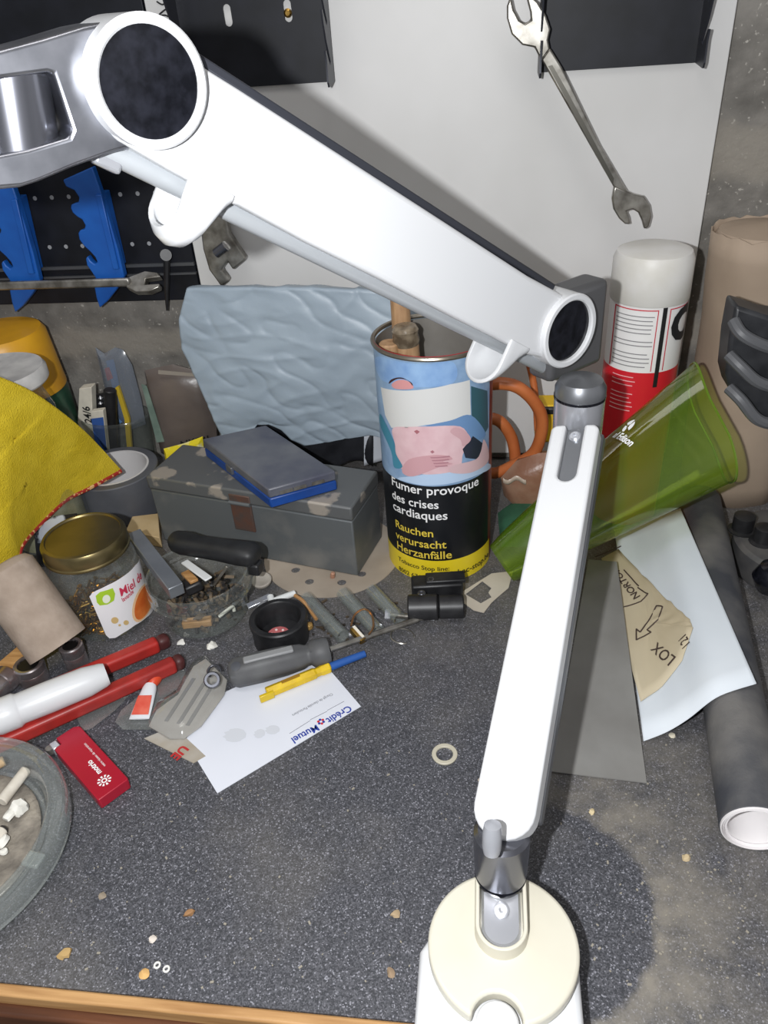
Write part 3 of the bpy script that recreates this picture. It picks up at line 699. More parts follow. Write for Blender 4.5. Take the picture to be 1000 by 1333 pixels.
# grey mailer bag
mb = thing('mailer_bag', 'large crumpled pale grey plastic mailer bag standing behind the metal box', 'bag', aty(390, 590, 0.73))
def lerp_path(pts, t):
    x = t * (len(pts) - 1); i = min(int(x), len(pts) - 2); f = x - i
    return (pts[i][0] * (1 - f) + pts[i + 1][0] * f, pts[i][1] * (1 - f) + pts[i + 1][1] * f)
LB = [(243, 376), (233, 415), (236, 455), (256, 495), (276, 540), (298, 592)]
RB = [(560, 384), (560, 430), (556, 480), (552, 520), (546, 560), (540, 592)]
BOT = [(298, 592), (316, 590), (326, 566), (334, 553), (350, 552), (366, 560), (380, 574), (396, 580), (424, 576), (450, 571), (480, 566), (510, 572), (540, 580)]
def bagpt(u, v):
    if v < 0.12:                              # roll over the top, towards the wall
        k = 1 - v / 0.12; l = lerp_path(LB, 0); r = lerp_path(RB, 0)
        x = l[0] * (1 - u) + r[0] * u; y = l[1] * (1 - u) + r[1] * u - 5 * math.sin(u * 3.1)
        p = aty(x, y, 0.728); p = p + V((0, 0.034 * math.sin(k * 1.5), -0.022 * (1 - math.cos(k * 1.5))))
    else:
        t_ = (v - 0.12) / 0.88; l = lerp_path(LB, t_); r = lerp_path(RB, t_)
        x = l[0] * (1 - u) + r[0] * u; y = l[1] * (1 - u) + r[1] * u
        b = lerp_path(BOT, u); g0 = max(0, (t_ - 0.72) / 0.28)
        bl = (298 * (1 - u) + 540 * u, 592); y += (b[1] - bl[1]) * g0 ** 1.5 - 5 * math.sin(u * 3.1) * (1 - t_) ** 3
        x += (b[0] - (298 * (1 - u) + 540 * u)) * g0 ** 1.5
        p = aty(x, y, 0.728 - 0.016 * math.sin(min(t_ * 2.2, 1.57)) + 0.012 * t_)
    q_ = p * 1.0
    n_ = noise.noise(V((q_.x * 26, q_.z * 30, 1.3))) * 0.0012 + noise.noise(V((q_.x * 60 + q_.z * 20, q_.z * 90, 4))) * 0.0006
    n_ += (1 - abs(noise.noise(V((q_.x * 14 + 3, q_.z * 42, 7))))) ** 6 * -0.0012
    n_ += (1 - abs(noise.noise(V((q_.x * 30 + q_.z * 34, q_.z * 22 - q_.x * 8, 9))))) ** 8 * 0.0014
    return p + V((0, n_ - 0.002 * 0, n_ * 0.3 if v > 0.1 else n_))
G().grid(bagpt, 130, 110).out('front_sheet', mat('mailer_grey', (158, 172, 184), 0.42, col2=(146, 160, 173), nscale=10, bump=0.25, bscale=70), mb, smooth=180, solid=0.0008)
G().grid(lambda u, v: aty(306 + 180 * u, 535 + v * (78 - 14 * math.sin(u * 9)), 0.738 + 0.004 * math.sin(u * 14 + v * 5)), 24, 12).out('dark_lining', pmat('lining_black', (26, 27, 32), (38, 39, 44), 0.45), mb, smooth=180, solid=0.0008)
G().grid(lambda u, v: aty(474 + 36 * u, 566 + v * 40 - 10 * u, 0.734 + 0.004 * math.sin(u * 5)), 8, 8).out('inner_flap', mat('flap_pale', (204, 208, 216), 0.5), mb, smooth=180, solid=0.0008)

# ================================================================== TOBACCO CAN WITH STICKS
CC = V((-0.0462, 0.6225, 0)); CR = 0.0508
zrim = aty(562, 434, CC.y).z
can = thing('tobacco_can', 'tall tobacco can with a health warning picture, sticks standing in it', 'can', CC)
TIN = mat('tinplate', (170, 164, 152), 0.34, 0.85, col2=(140, 132, 120), nscale=30)
G().lathe([(0, 0.003), (CR - 0.006, 0.002), (CR - 0.001, 0.0005), (CR, 0.003), (CR, zrim - 0.006), (CR - 0.0022, zrim - 0.004), (CR - 0.0022, 0.008), (0, 0.008)], CC, UP, 72, closed=False).out('can_wall', mat('can_side', (156, 152, 146), 0.4, 0.4, col2=(134, 130, 124), nscale=20), can)
G().tube(ring(CC + UP * (zrim - 0.002), CR + 0.0004, UP, 72) + ring(CC + UP * (zrim - 0.002), CR + 0.0004, UP, 72)[:1], 0.0021, 8).out('rim', TIN, can)
cy = Cyl(CC, CR)
Zc = lambda x, y: (460 + .315 * x, 370 + .315 * y)
def soft(pts, n=5):
    return [(p.x, p.y) for p in closedpath([V((a, b, 0)) for a, b in pts], n)]
def cp(name, pts, col, off, lab=None, col2=None):
    if name in ('head_print', 'hair_print', 'torso_print', 'arm_print', 'forearm_print', 'hand_print', 'tube_print', 'sheet_print', 'pillow_print', 'blue_drape_print'): pts = soft(pts)
    return cy.patch(name, [Zc(*p) for p in pts], pmat('print_%d_%d_%d' % tuple(col), col, col2, 0.35), pg_, off, lab)
uL, uR = cy.uz(*Zc(92, 600))[0], cy.uz(*Zc(560, 600))[0]
def band(name, z0, z1, m, off, u0, u1, label=None):
    f = cy.fn(off); n = 60
    return G().grid(lambda u, v: f(u0 + (u1 - u0) * u, z0 + (z1 - z0) * v), n, 2).out(name, m, can, smooth=180, label=label)
zp0 = cy.uz(*Zc(300, 834))[1]; zp1 = cy.uz(*Zc(280, 318))[1]; zy1 = cy.uz(*Zc(300, 1140))[1]; zy0 = cy.uz(*Zc(300, 1226))[1]
band('side_stripe', zy0, zp1, pmat('stripe_red', (120, 36, 40), (96, 30, 34), 0.35), 0.0002, uR, uR + 0.030, 'dark red printed stripe beside the picture')
band('rim_stripe', zp1 + 0.0005, zp1 + 0.004, pmat('rim_red', (170, 30, 46), None, 0.35), 0.0003, uL - 0.01, uR + 0.02, 'thin red printed line below the rim')
pg_ = band('picture_ground', zp0, zp1, pmat('picture_blue', (150, 178, 208), (120, 150, 186), 0.35), 0.0003, uL, uR, 'pale blue ground of the warning picture')
wp_ = band('warning_panel', zy1, zp0, pmat('panel_black', (20, 22, 26), None, 0.3), 0.0003, uL, uR, 'black warning panel')
hb_ = band('helpline_band', zy0, zy1, pmat('band_yellow', (232, 206, 40), None, 0.35), 0.0003, uL - 0.002, uR + 0.004, 'yellow helpline band')
cp('pillow_print', [(96, 300), (200, 320), (300, 330), (414, 322), (410, 408), (240, 425), (150, 408), (108, 380)], (150, 184, 222), 0.0005, None, (122, 158, 206))
cp('gown_print', [(485, 420), (552, 440), (556, 590), (525, 640), (488, 560)], (54, 92, 104), 0.0005)
cp('head_print', [(160, 415), (180, 398), (210, 394), (240, 408), (246, 430), (180, 432)], (212, 150, 150), 0.0006)
cp('hair_print', [(150, 410), (185, 390), (225, 396), (246, 418), (240, 404), (200, 384), (160, 392)], (62, 40, 44), 0.00065)
cp('bandage_print', [(116, 424), (200, 438), (300, 432), (400, 412), (480, 394), (484, 538), (400, 562), (300, 580), (160, 592), (134, 540)], (214, 214, 212), 0.0006, 'plain pale strip across the warning picture')
cp('sheet_print', [(186, 800), (260, 790), (360, 775), (470, 770), (554, 740), (554, 768), (420, 818), (300, 830), (220, 815)], (182, 204, 230), 0.0005)
cp('torso_print', [(164, 596), (230, 588), (330, 586), (430, 580), (470, 610), (480, 650), (452, 700), (430, 765), (300, 785), (200, 760), (168, 735), (176, 670)], (214, 176, 182), 0.0006, None, (224, 192, 196))
cp('blue_drape_print', [(300, 585), (400, 562), (484, 540), (545, 620), (490, 640), (440, 586)], (106, 142, 186), 0.0007)
cp('arm_print', [(420, 590), (460, 605), (484, 640), (452, 668), (440, 640), (400, 610)], (206, 164, 170), 0.0008)
cp('cuff_print', [(450, 680), (492, 626), (536, 660), (515, 722), (462, 716)], (34, 40, 58), 0.0008)
cp('forearm_print', [(536, 640), (556, 690), (548, 740), (480, 778), (400, 776), (410, 748), (500, 724), (524, 690)], (210, 178, 182), 0.00085)
cp('hand_print', [(204, 772), (232, 722), (330, 704), (392, 708), (408, 722), (370, 730), (410, 740), (360, 752), (250, 792)], (204, 158, 164), 0.0009)
cp('tube_print', [(112, 540), (124, 548), (170, 645), (180, 700), (206, 752), (172, 754), (160, 690), (118, 590)], (70, 136, 160), 0.00095)
for k in range(4): cp('finger_print', [(318 + k * 6, 712 + k * 12), (396 - k * 3, 706 + k * 13), (400 - k * 3, 711 + k * 13), (322 + k * 6, 717 + k * 12)], (176, 126, 136), 0.00105)
cp('navel_print', [(318, 690), (328, 684), (336, 692), (326, 698)], (170, 112, 122), 0.0008)
cp('chest_mark_print', [(252, 606), (264, 600), (276, 608), (264, 618)], (168, 104, 112), 0.0008)
for tx, l, r, b, m in (('Fumer provoque', (160, 800), (514, 820), (300, 868), WHITEINK), ('des crises', (163, 860), (352, 920), (250, 916), WHITEINK), ('cardiaques', (168, 920), (388, 960), (270, 966), WHITEINK),
                       ('Rauchen', (176, 980), (330, 1030), (245, 1030), YELINK), ('verursacht', (180, 1040), (384, 1080), (270, 1082), YELINK), ('Herzanfälle', (184, 1090), (406, 1130), (285, 1128), YELINK)):
    cy.text(tx, Zc(*l), Zc(*r), Zc(*b), m, wp_)
cy.text('Tobacco Stop line:', Zc(188, 1110), Zc(396, 1180), Zc(280, 1176), INK, hb_)
cy.text('8002 6767', Zc(190, 1150), Zc(296, 1200), Zc(230, 1200), INK, hb_)
cy.text('tabac-stop.be', Zc(400, 1200), Zc(554, 1150), Zc(480, 1182), INK, hb_)
# sticks
for nm, lab, top, y, r, zb, kx in (('wooden_stick', 'thick wooden stick at the back of the tobacco can', (518, 385), 0.648, 0.0085, 0.02, 0.0),
                                  ('bamboo_stick', 'bamboo stick with a resin covered knob in the tobacco can', (527, 425), 0.622, 0.0105, 0.02, 0.012),
                                  ('cut_stick', 'short wooden stick with a flat cut end in the tobacco can', (500, 446), 0.618, 0.0090, 0.02, 0.004)):
    p = aty(top[0], top[1], y); b = V((p.x + kx, y + 0.002, 0.010))
    
    for v_ in (p, b):
        o_ = V((v_.x - CC.x, v_.y - CC.y, 0)); mx_ = CR - 0.0045 - r
        if o_.length > mx_: o_ = o_.normalized() * mx_; v_.x = CC.x + o_.x; v_.y = CC.y + o_.y
    t = thing(nm, lab, 'stick', b)
    mwood = mat('stick_wood', (184, 148, 112), 0.5, col2=(156, 120, 86), nscale=40, aniso=(6, 6, 1))
    if nm == 'bamboo_stick':
        d = (p - b).normalized(); L = (p - b).length
        G().cyl(b, p - d * 0.016, r, n=24).out('shaft', mwood, t)
        G().lathe([(r, 0), (r + 0.0012, 0.004), (r, 0.009), (r + 0.001, 0.013), (r - 0.001, 0.0165), (0, 0.018)], p - d * 0.016, d, 24).out('resin_knob', mat('resin_grey', (146, 132, 112), 0.22, col2=(88, 76, 62), nscale=90, bump=0.5), t)
    else:
        G().cyl(b, p, r, n=24, bev=0.0012).out('shaft', mwood, t)

# ================================================================== METAL BOX AND BLUE CASE
A = at(466, 750, 0.0012); B = at(214, 703, 0.0012)
ex = (A - B); exn = ex.normalized(); ey = UP.cross(exn); hb = 0.0805; dbx = 0.067
bx = thing('metal_box', 'dark grey worn metal box with a latch, blue case lying on it', 'box', (A + B) / 2)
MBOX = mat('box_grey', (98, 102, 104), 0.5, 0.2, col2=(122, 122, 120), nscale=22, lo=.52, hi=.7, bump=0.1)
MLID = mat('box_lid_grey', (96, 98, 99), 0.48, 0.15, col2=(158, 150, 140), nscale=24, detail=6, lo=.53, hi=.57)
cB = (A + B) / 2 + ey * dbx / 2
G().box(cB + UP * (hb - 0.016) / 2, ex / 2, ey * dbx / 2, UP * (hb - 0.016) / 2).out('box_body', MBOX, bx, bevel=0.0015)
G().box(cB + UP * (hb - 0.0075), ex / 2 + exn * 0.001, ey * (dbx / 2 + 0.001), UP * 0.0075).out('box_lid', MLID, bx, bevel=0.002)
lc = B + ex * 0.475 - ey * 0.0008
G().box(lc + UP * (hb - 0.026), exn * 0.0115, ey * 0.0014, UP * 0.021).out('latch', mat('latch_rust', (92, 82, 78), 0.5, 0.4, col2=(112, 80, 68), nscale=80), bx, bevel=0.0008)
G().cyl(lc + UP * (hb - 0.014) - ey * 0.002 - exn * 0.0115, lc + UP * (hb - 0.014) - ey * 0.002 + exn * 0.0115, 0.002, n=12).out('hinge_pin', MBOX, bx)
zb = hb + 0.0014; zt = zb + 0.021
q4 = [at(263, 571, zt), at(346, 553, zt), at(437, 613, zt), at(349, 637, zt)]
kase = thing('drill_case', 'flat blue plastic case with a dusty grey lid on the metal box', 'case', (q4[0] + q4[2]) / 2 - UP * 0.021)
lift = lambda z: [V((p.x, p.y, z)) for p in q4]
G().plate(lift(zb), UP * 0.0105).out('tray', mat('case_blue', (24, 72, 150), 0.4, col2=(20, 60, 128), nscale=30), kase, bevel=0.0015)
G().plate(lift(zb + 0.0108), UP * 0.0100).out('lid', mat('lid_dusty', (104, 106, 112), 0.35, col2=(76, 78, 92), nscale=24, lo=.4, hi=.7), kase, bevel=0.0015)
mid_ = (q4[0] + q4[3]) / 2; edn = (q4[3] - q4[0]).normalized(); outn = edn.cross(UP)
if outn.y > 0: outn = -outn
G().box(V((mid_.x, mid_.y, zb + 0.0105)) + outn * 0.0012 - edn * 0.008, edn * 0.006, outn * 0.0016, UP * 0.004).out('clasp', GREYMET, kase, bevel=0.0006)
fe = (q4[2] - q4[3])
for k in (0.25, 0.45, 0.72):
    p = q4[3] + fe * k; G().box(V((p.x, p.y, zb + 0.0142)) + fe.normalized().cross(UP) * 0.0004, fe.normalized() * 0.006, fe.normalized().cross(UP) * 0.001, UP * 0.0016).out('lid_rib', STEEL, kase)

# sanding disc under the box
dc = V((-0.155, 0.6135, 0.0)); dr_ = 0.0695
sd_ = G(); holes = []
for px, py in ((385, 742), (403, 757), (445, 758), (471, 747)):
    c = at(px, py, 0.0008); holes.append(ring(c, 0.0044, UP, 16))
sd_.plate(ring(dc + UP * 0.0008, dr_, UP, 64), (0, 0, -0.0007), holes)
o = sd_.out('sanding_disc', mat('disc_paper', (172, 160, 146), 0.85, col2=(150, 138, 124), nscale=14), None)
tag(rebase(o, dc), 'round beige sanding disc with holes under the metal box', 'sanding disc')

# ================================================================== SPRAY CAN
SY = 0.70; sc_ = aty(843, 400, SY); SC = V((sc_.x, SY, 0)); SRc = 0.0345; SRb = 0.0333
zct = aty(843, 322, SY).z; zcb = aty(843, 402, SY - SRc).z; zred = aty(830, 486, SY - SRb).z
sp_ = thing('spray_can', 'white and red aerosol can with a dusty white cap', 'spray can', SC)
G().lathe([(SRb - 0.004, 0), (SRb, 0.003), (SRb, zcb + 0.002), (SRb - 0.003, zcb + 0.004)], SC, UP, 56).out('can_body', mat('can_white', (232, 230, 228), 0.3), sp_)
G().lathe([(SRc - 0.0006, zcb), (SRc, zcb + 0.001), (SRc - 0.0004, zct - 0.008), (SRc - 0.003, zct - 0.002), (SRc - 0.008, zct), (0, zct + 0.0003)], SC, UP, 56).out('cap', mat('cap_dusty_white', (220, 218, 215), 0.45, col2=(207, 204, 196), nscale=25), sp_)
sy_ = Cyl(SC, SRb)
def sband(name, px0, px1, z0, z1, m, off=0.0003, label=None):
    u0, u1 = sy_.uz(px0, 450)[0], sy_.uz(px1, 450)[0]; f = sy_.fn(off)
    return G().grid(lambda u, v: f(u0 + (u1 - u0) * u, z0 + (z1 - z0) * v), 24, 2).out(name, m, sp_, smooth=180, label=label)
f = sy_.fn(0.0002)
G().grid(lambda u, v: f((u - 0.5) * SRb * 6.2, 0.003 + (zred - 0.003) * v), 64, 2).out('red_band', pmat('can_red', (206, 36, 48), None, 0.3), sp_, smooth=180, label='red lower part of the print')
zz = lambda y: aty(830, y, SY - SRb).z
for (a, b) in ((796, 852), (866, 890)):
    sband('frame_line', a, b, zz(406), zz(404.6), REDINK, 0.0004)
    sband('frame_line', b - 1.2, b, zz(484), zz(405), REDINK, 0.0004)
    sband('frame_line', a, a + 1.2, zz(484), zz(405), REDINK, 0.0004)
sband('black_bar', 857, 862.5, zz(505), zz(402), INK, 0.0004)
random.seed(3)
for k in range(13):
    if k in (5, 8): continue
    y = 413 + k * 5.4; sband('small_print', 799, 849 - random.random() * 6, zz(y + 1.2), zz(y), mat('print_grey', (130, 128, 130), 0.6), 0.0004)
for k in range(9):
    if k in (3,): continue
    y = 492 + k * 5.4; sband('small_print', 802, 826 + random.random() * 8, zz(y + 1.2), zz(y), mat('print_pink', (232, 170, 172), 0.6), 0.0004)
sy_.text('C', (873, 430), (893, 430), (880, 442), INK, sp_, 0.0005, 0.05)

# ================================================================== ORANGE HOSE AND THINGS BEHIND THE ARM
hz = thing('orange_hose', 'orange rubber hose coiled beside the tobacco can', 'hose', aty(668, 610, 0.70))
hp = [(612, 512, .690), (640, 500, .690), (672, 503, .688), (697, 525, .690), (706, 552, .692), (696, 588, .696), (668, 606, .700), (640, 616, .705), (618, 600, .715), (612, 568, .722), (628, 547, .722), (650, 548, .720), (666, 570, .720), (671, 600, .718), (668, 622, .716)]
G().tube(smoothpath([aty(a, b, y) for a, b, y in hp], 6), 0.0062, 12).out('hose', mat('hose_orange', (196, 112, 62), 0.42, col2=(176, 94, 50), nscale=30), hz)
G().tube(smoothpath([aty(688, 470, .735), aty(694, 495, .735), aty(698, 525, .73), aty(700, 560, .725)], 6), 0.0036, 10).out('thin_hose', mat('hose_orange', (196, 112, 62)), hz)
t = thing('brown_packet', 'clear wrapped brown lump tucked beside the green cup', 'packet', aty(690, 668, 0.70))
G().pillow([aty(a, b, 0.690) for a, b in [(652, 622), (672, 600), (700, 590), (728, 588), (736, 620), (732, 650), (700, 668), (674, 662), (656, 645)]], (0, 0.016, 0.004), flat=2.5).out('lump', mat('lump_brown', (136, 96, 76), 0.35, col2=(170, 142, 122), nscale=20, bump=0.4), t)
G().grid(lambda u, v: aty(655 + 30 * u, 622 + 3 * math.sin(u * 8) + v * 6, 0.6735 + 0.002 * math.sin(u * 3)), 10, 2).out('wrap_fold', mat('fold_pale', (190, 172, 158), 0.3), t, solid=0.0004)
t = thing('yellow_tape', 'yellow and black plastic tool lying behind the lamp arm', 'tool', aty(712, 560, 0.745))
G().box(aty(712, 545, 0.745), (0.012, 0, 0.0), (0, 0.014, 0), (0, 0, 0.022)).out('yellow_case', pmat('tape_yellow', (226, 186, 42), None, 0.45), t, bevel=0.003)
G().box(aty(714, 528, 0.742), (0.014, 0, 0.0), (0, 0.014, 0), (0, 0, 0.004)).out('black_top', BLACK, t, bevel=0.002)
t = thing('green_pouch', 'dark green cloth pouch lying behind the green cup', 'pouch', aty(670, 690, 0.66))
G().pillow([at(648, 668, .012), at(690, 640, .012), at(716, 640, .012), at(722, 680, .012), at(690, 712, .012), at(652, 712, .012)], (0, 0, 0.011)).out('pouch', mat('pouch_green', (52, 104, 76), 0.8, col2=(38, 80, 58), nscale=40), t)

# ================================================================== GREEN TRANSLUCENT CUP
P0 = at(654, 733, 0.030); P1 = aty(926, 551, 0.628)
axg = (P1 - P0).normalized(); vw = ((P0 + P1) / 2 - CAM).normalized()
s1 = axg.cross(vw).normalized(); s1 = s1 if s1.z > 0 else -s1
s2 = axg.cross(s1).normalized()
GREEN = clear('green_plastic', (206, 222, 122), 0.3, 0.08, haze=0.14, hazecol=(150, 184, 62))
def gsec(t, n=40):
    c = P0 + (P1 - P0) * t; a_ = 0.0195 + (0.0520 - 0.0195) * t ** 0.8; b_ = 0.020 + (0.034 - 0.020) * t
    pts = []
    for i in range(n):
        th = 2 * math.pi * i / n; cx, sx = math.cos(th), math.sin(th); e = 0.62
        pts.append(c + s1 * a_ * math.copysign(abs(cx) ** e, cx) + s2 * b_ * math.copysign(abs(sx) ** e, sx) + axg * (0.31 * a_ * t * cx))
    return pts
gc = thing('green_cup', 'translucent green plastic cup lying on its side behind the lamp arm', 'cup', V((P0.x, P0.y, 0)))
G().loft([gsec(k / 16) for k in range(17)], (True, False)).out('cup_wall', GREEN, gc, smooth=50)
G().tube(gsec(1.0) + gsec(1.0)[:1], 0.0011, 6).out('cup_rim', pmat('green_rim', (96, 122, 34), None, 0.25), gc)
cl_o = onplane(806, 552, P0 + (P1 - P0) * 0.55 - vw * 0.030, vw)
tdir = (onplane(824, 578, cl_o, vw) - onplane(790, 556, cl_o, vw)).normalized()
def onsurf(t, th):                            # point on the cup side nearest the camera
    c = P0 + (P1 - P0) * t; a_ = 0.0195 + (0.0520 - 0.0195) * t ** 0.8; b_ = 0.020 + (0.036 - 0.020) * t; e = 0.62
    cx, sx = math.cos(th), math.sin(th); sg = 1 if s2.dot(vw) < 0 else -1
    return c + s1 * a_ * math.copysign(abs(cx) ** e, cx) + s2 * sg * b_ * math.copysign(abs(sx) ** e, sx) - vw * 0.0014
# writing runs down across the upper side
tx0 = (0.565, 0.70); 
def gtext(x, y):
    th = 0.60 + x * 26.0; t = 0.66 + y * 6.5 + x * 1.1
    return onsurf(t, th)
G().text('al Edison', 0.0068, gtext, 0.03, 'CENTER', 'LEFT').out('lettering', WHITEINK, gc, smooth=0)
for k, (r0_, r1_, a0, a1) in enumerate(((0.0012, 0.0052, -0.2, 1.4), (0.002, 0.0058, 1.7, 2.9), (0.001, 0.004, 3.2, 5.2))):
    pts = [(r1_ * math.cos(a0 + (a1 - a0) * i / 8), r1_ * math.sin(a0 + (a1 - a0) * i / 8)) for i in range(9)] + [(r0_ * math.cos(a1 - (a1 - a0) * i / 8), r0_ * math.sin(a1 - (a1 - a0) * i / 8)) for i in range(9)]
    G().patch(pts, lambda x, y: onsurf(0.715 + y * 6.5, 0.72 + x * 26), 0.004).out('emblem', WHITEINK, gc, smooth=0)

# ================================================================== RIGHT SIDE
# sandpaper roll
RR = 0.0215
f0 = at(984, 1078, RR); b0 = at(909, 655, RR)
rl = thing('sandpaper_roll', 'long dark roll of sandpaper with a white paper end', 'roll', (f0.x, f0.y, 0))
dr = (b0 - f0).normalized()
G().lathe([(RR - 0.0008, 0), (RR, 0.0005), (RR, (b0 - f0).length), (RR - 0.004, (b0 - f0).length)], f0, dr, 48, closed=False).out('abrasive_outside', mat('abrasive_dark', (64, 66, 72), 0.5, col2=(112, 110, 108), nscale=18, lo=.42, hi=.7, bump=0.15, bscale=500, aniso=None), rl)
G().lathe([(RR - 0.0006, 0.0008), (RR - 0.0008, -0.0014), (RR - 0.0016, -0.0016), (RR - 0.0018, 0.001), (RR - 0.003, -0.001), (RR - 0.0036, 0.001), (RR - 0.005, 0.0004), (RR - 0.0058, 0.003), (RR - 0.0085, 0.06), (RR - 0.012, 0.10), (0, 0.10)], f0, dr, 48, closed=False).out('paper_inside', mat('roll_paper', (224, 220, 220), 0.8), rl)
# white sheet resting on the roll, printed beige sheet, grey sheet
ws = [[(838, 965, .0016), (868, 953, .008), (896, 936, .020), (935, 907, .0405), (985, 890, .048)],
      [(800, 690, .006), (820, 684, .012), (842, 676, .026), (866, 669, .042), (886, 662, .047)]]
def wsp(u, v):
    a = smooth_row(ws[0], u); b = smooth_row(ws[1], u)
    pa, pb = at(*a), at(*b); return pa * (1 - v) + pb * v
def smooth_row(r, u):
    x = u * (len(r) - 1); i = min(int(x), len(r) - 2); f_ = x - i; p = [r[max(i - 1, 0)], r[i], r[i + 1], r[min(i + 2, len(r) - 1)]]
    return tuple(0.5 * (2 * p[1][k] + (p[2][k] - p[0][k]) * f_ + (2 * p[0][k] - 5 * p[1][k] + 4 * p[2][k] - p[3][k]) * f_ ** 2 + (3 * p[1][k] - p[0][k] - 3 * p[2][k] + p[3][k]) * f_ ** 3) for k in range(3))
o = G().grid(wsp, 30, 12).out('white_sheet', mat('sheet_white', (214, 220, 226), 0.75, col2=(204, 211, 218), nscale=12), None, smooth=180, solid=0.0005)
tag(rebase(o, at(838, 965, 0)), 'blank white sheet of paper curving up onto the sandpaper roll', 'paper')
zb_ = 0.0125
bs = [(783, 728), (805, 716), (830, 742), (868, 782), (898, 806), (902, 818), (888, 860), (862, 894), (834, 914)]
bsn = [at(a, b, 0.002 + 0.0002) for a, b in bs]
# follows the white sheet a hair above it
def lay(px, py, up=0.0012):
    z = 0.01
    for k in range(12): z = 0.5 * z + 0.5 * sheet_z(at(px, py, z))
    return at(px, py, z + up)
def onsheet(p, up): return V((p.x, p.y, sheet_z(p) + up))
WSG = [[wsp(i / 60, j / 24) for i in range(61)] for j in range(25)]
WSF = [q_ for row in WSG for q_ in row]
def sheet_z(p):
    near = heapq.nsmallest(4, (((q_.x - p.x) ** 2 + (q_.y - p.y) ** 2, q_.z) for q_ in WSF))
    ws_ = [1 / (d + 1e-8) for d, z in near]; return sum(w_ * z for w_, (d, z) in zip(ws_, near)) / sum(ws_)
be = thing('printed_sheet', 'beige torn abrasive sheet with printed arrow lying on the white sheet', 'sandpaper', at(834, 914, 0.004))
g = G(); cen = lay(845, 810); cir = [lay(*p) for p in bs]
den = []
for i in range(len(cir)):
    for k in range(6): den.append(cir[i].lerp(cir[(i + 1) % len(cir)], k / 6))
rows = [[onsheet(p.lerp(cen, t_), 0.0022) for p in den] for t_ in (0, .15, .3, .45, .6, .75, .88, .97)]
g.loft(rows, (False, True)); g.out('sheet', mat('beige_back', (196, 184, 158), 0.8, col2=(184, 170, 142), nscale=10), be, smooth=180, solid=0.0004)
BINK = mat('brown_ink', (66, 52, 46), 0.7)
def ptxt(txt, size, o_, d_, bold=0.02):
    a = lay(*o_, 0.0022); b = lay(*d_, 0.0022); dx = (b - a).normalized()
    nn = (lay(o_[0] + 10, o_[1], .0022) - a).cross(lay(o_[0], o_[1] - 10, .0022) - a).normalized()
    nn = nn if nn.z > 0 else -nn
    dy = nn.cross(dx)
    G().text(txt, size, lambda x, y: onsheet(a + dx * x + dy * y, 0.0032), bold, 'BOTTOM_BASELINE', 'LEFT').out('lettering', BINK, be, smooth=0)
    return a, dx, dy, nn
ptxt('NORTON', 0.0115, (834, 777), (808, 746), 0.02)
ptxt('LOX', 0.017, (851, 857), (880, 872), 0.0) if False else None
ptxt('LOX', 0.0145, (881, 856), (855, 836), 0.012)
ptxt('121', 0.0145, (893, 838), (880, 826), 0.012) if False else ptxt('121', 0.0100, (899, 838), (888, 818), 0.012)
def pline(pts, w_=0.0006):
    G().tube([onsheet(lay(*pts[i], 0).lerp(lay(*pts[i + 1], 0), k / 4), 0.0029) for i in range(len(pts) - 1) for k in range(5)], w_, 6).out('printed_line', BINK, be)
pline([(812, 745), (831, 766)]); pline([(830, 768), (843, 776), (834, 786), (812, 793)]); pline([(775, 728), (808, 714)])
pline([(862, 793), (857, 808), (842, 823), (847, 826), (828, 836), (828, 822), (833, 826), (846, 808), (854, 792), (862, 793)])
t = [(718, 1005, .0012), (842, 1020, .0012), (803, 732, .018), (766, 729, .014)]
c4 = [at(*p) for p in t]
o = G().plate(c4, (0, 0, 0.0008)).out('grey_sheet', mat('wet_paper_grey', (134, 133, 130), 0.5, col2=(120, 118, 115), nscale=18, bump=0.05), None)
tag(rebase(o, c4[0]), 'flat dark grey abrasive sheet lying beside the lamp arm', 'sandpaper')
# brown paper roll
pk = thing('paper_roll', 'brown kraft paper roll standing against the wall', 'paper roll', (aty(985, 640, 0.752).x, 0.752, 0))
ptop = aty(1000, 298, 0.752); pbot = V((ptop.x + 0.012, 0.752, 0.0))
ptop.y = 0.752
secs = []
for k in range(14):
    t_ = k / 13; c = pbot.lerp(ptop, t_); sec = []
    for i in range(48):
        th = 2 * math.pi * i / 48; rr_ = 0.0475 + 0.0016 * noise.noise(V((math.cos(th) * 2, math.sin(th) * 2, t_ * 5)))
        sec.append(c + V((math.cos(th) * rr_, math.sin(th) * rr_, (0.004 * noise.noise(V((math.cos(th) * 5, math.sin(th) * 5, 1)))) if k == 13 else 0)))
    secs.append(sec)
KR = mat('kraft_paper', (174, 155, 136), 0.75, col2=(154, 136, 118), nscale=9, bump=0.25, bscale=45)
G().loft(secs, (False, False)).out('outer_wrap', KR, pk, smooth=60, solid=0.0012)
G().lathe([(0.0455, -0.02), (0.0450, -0.002), (0.041, 0.004), (0.020, 0.008), (0.0, 0.010)], ptop - UP * 0.004, UP, 40).out('crumpled_top', KR, pk)
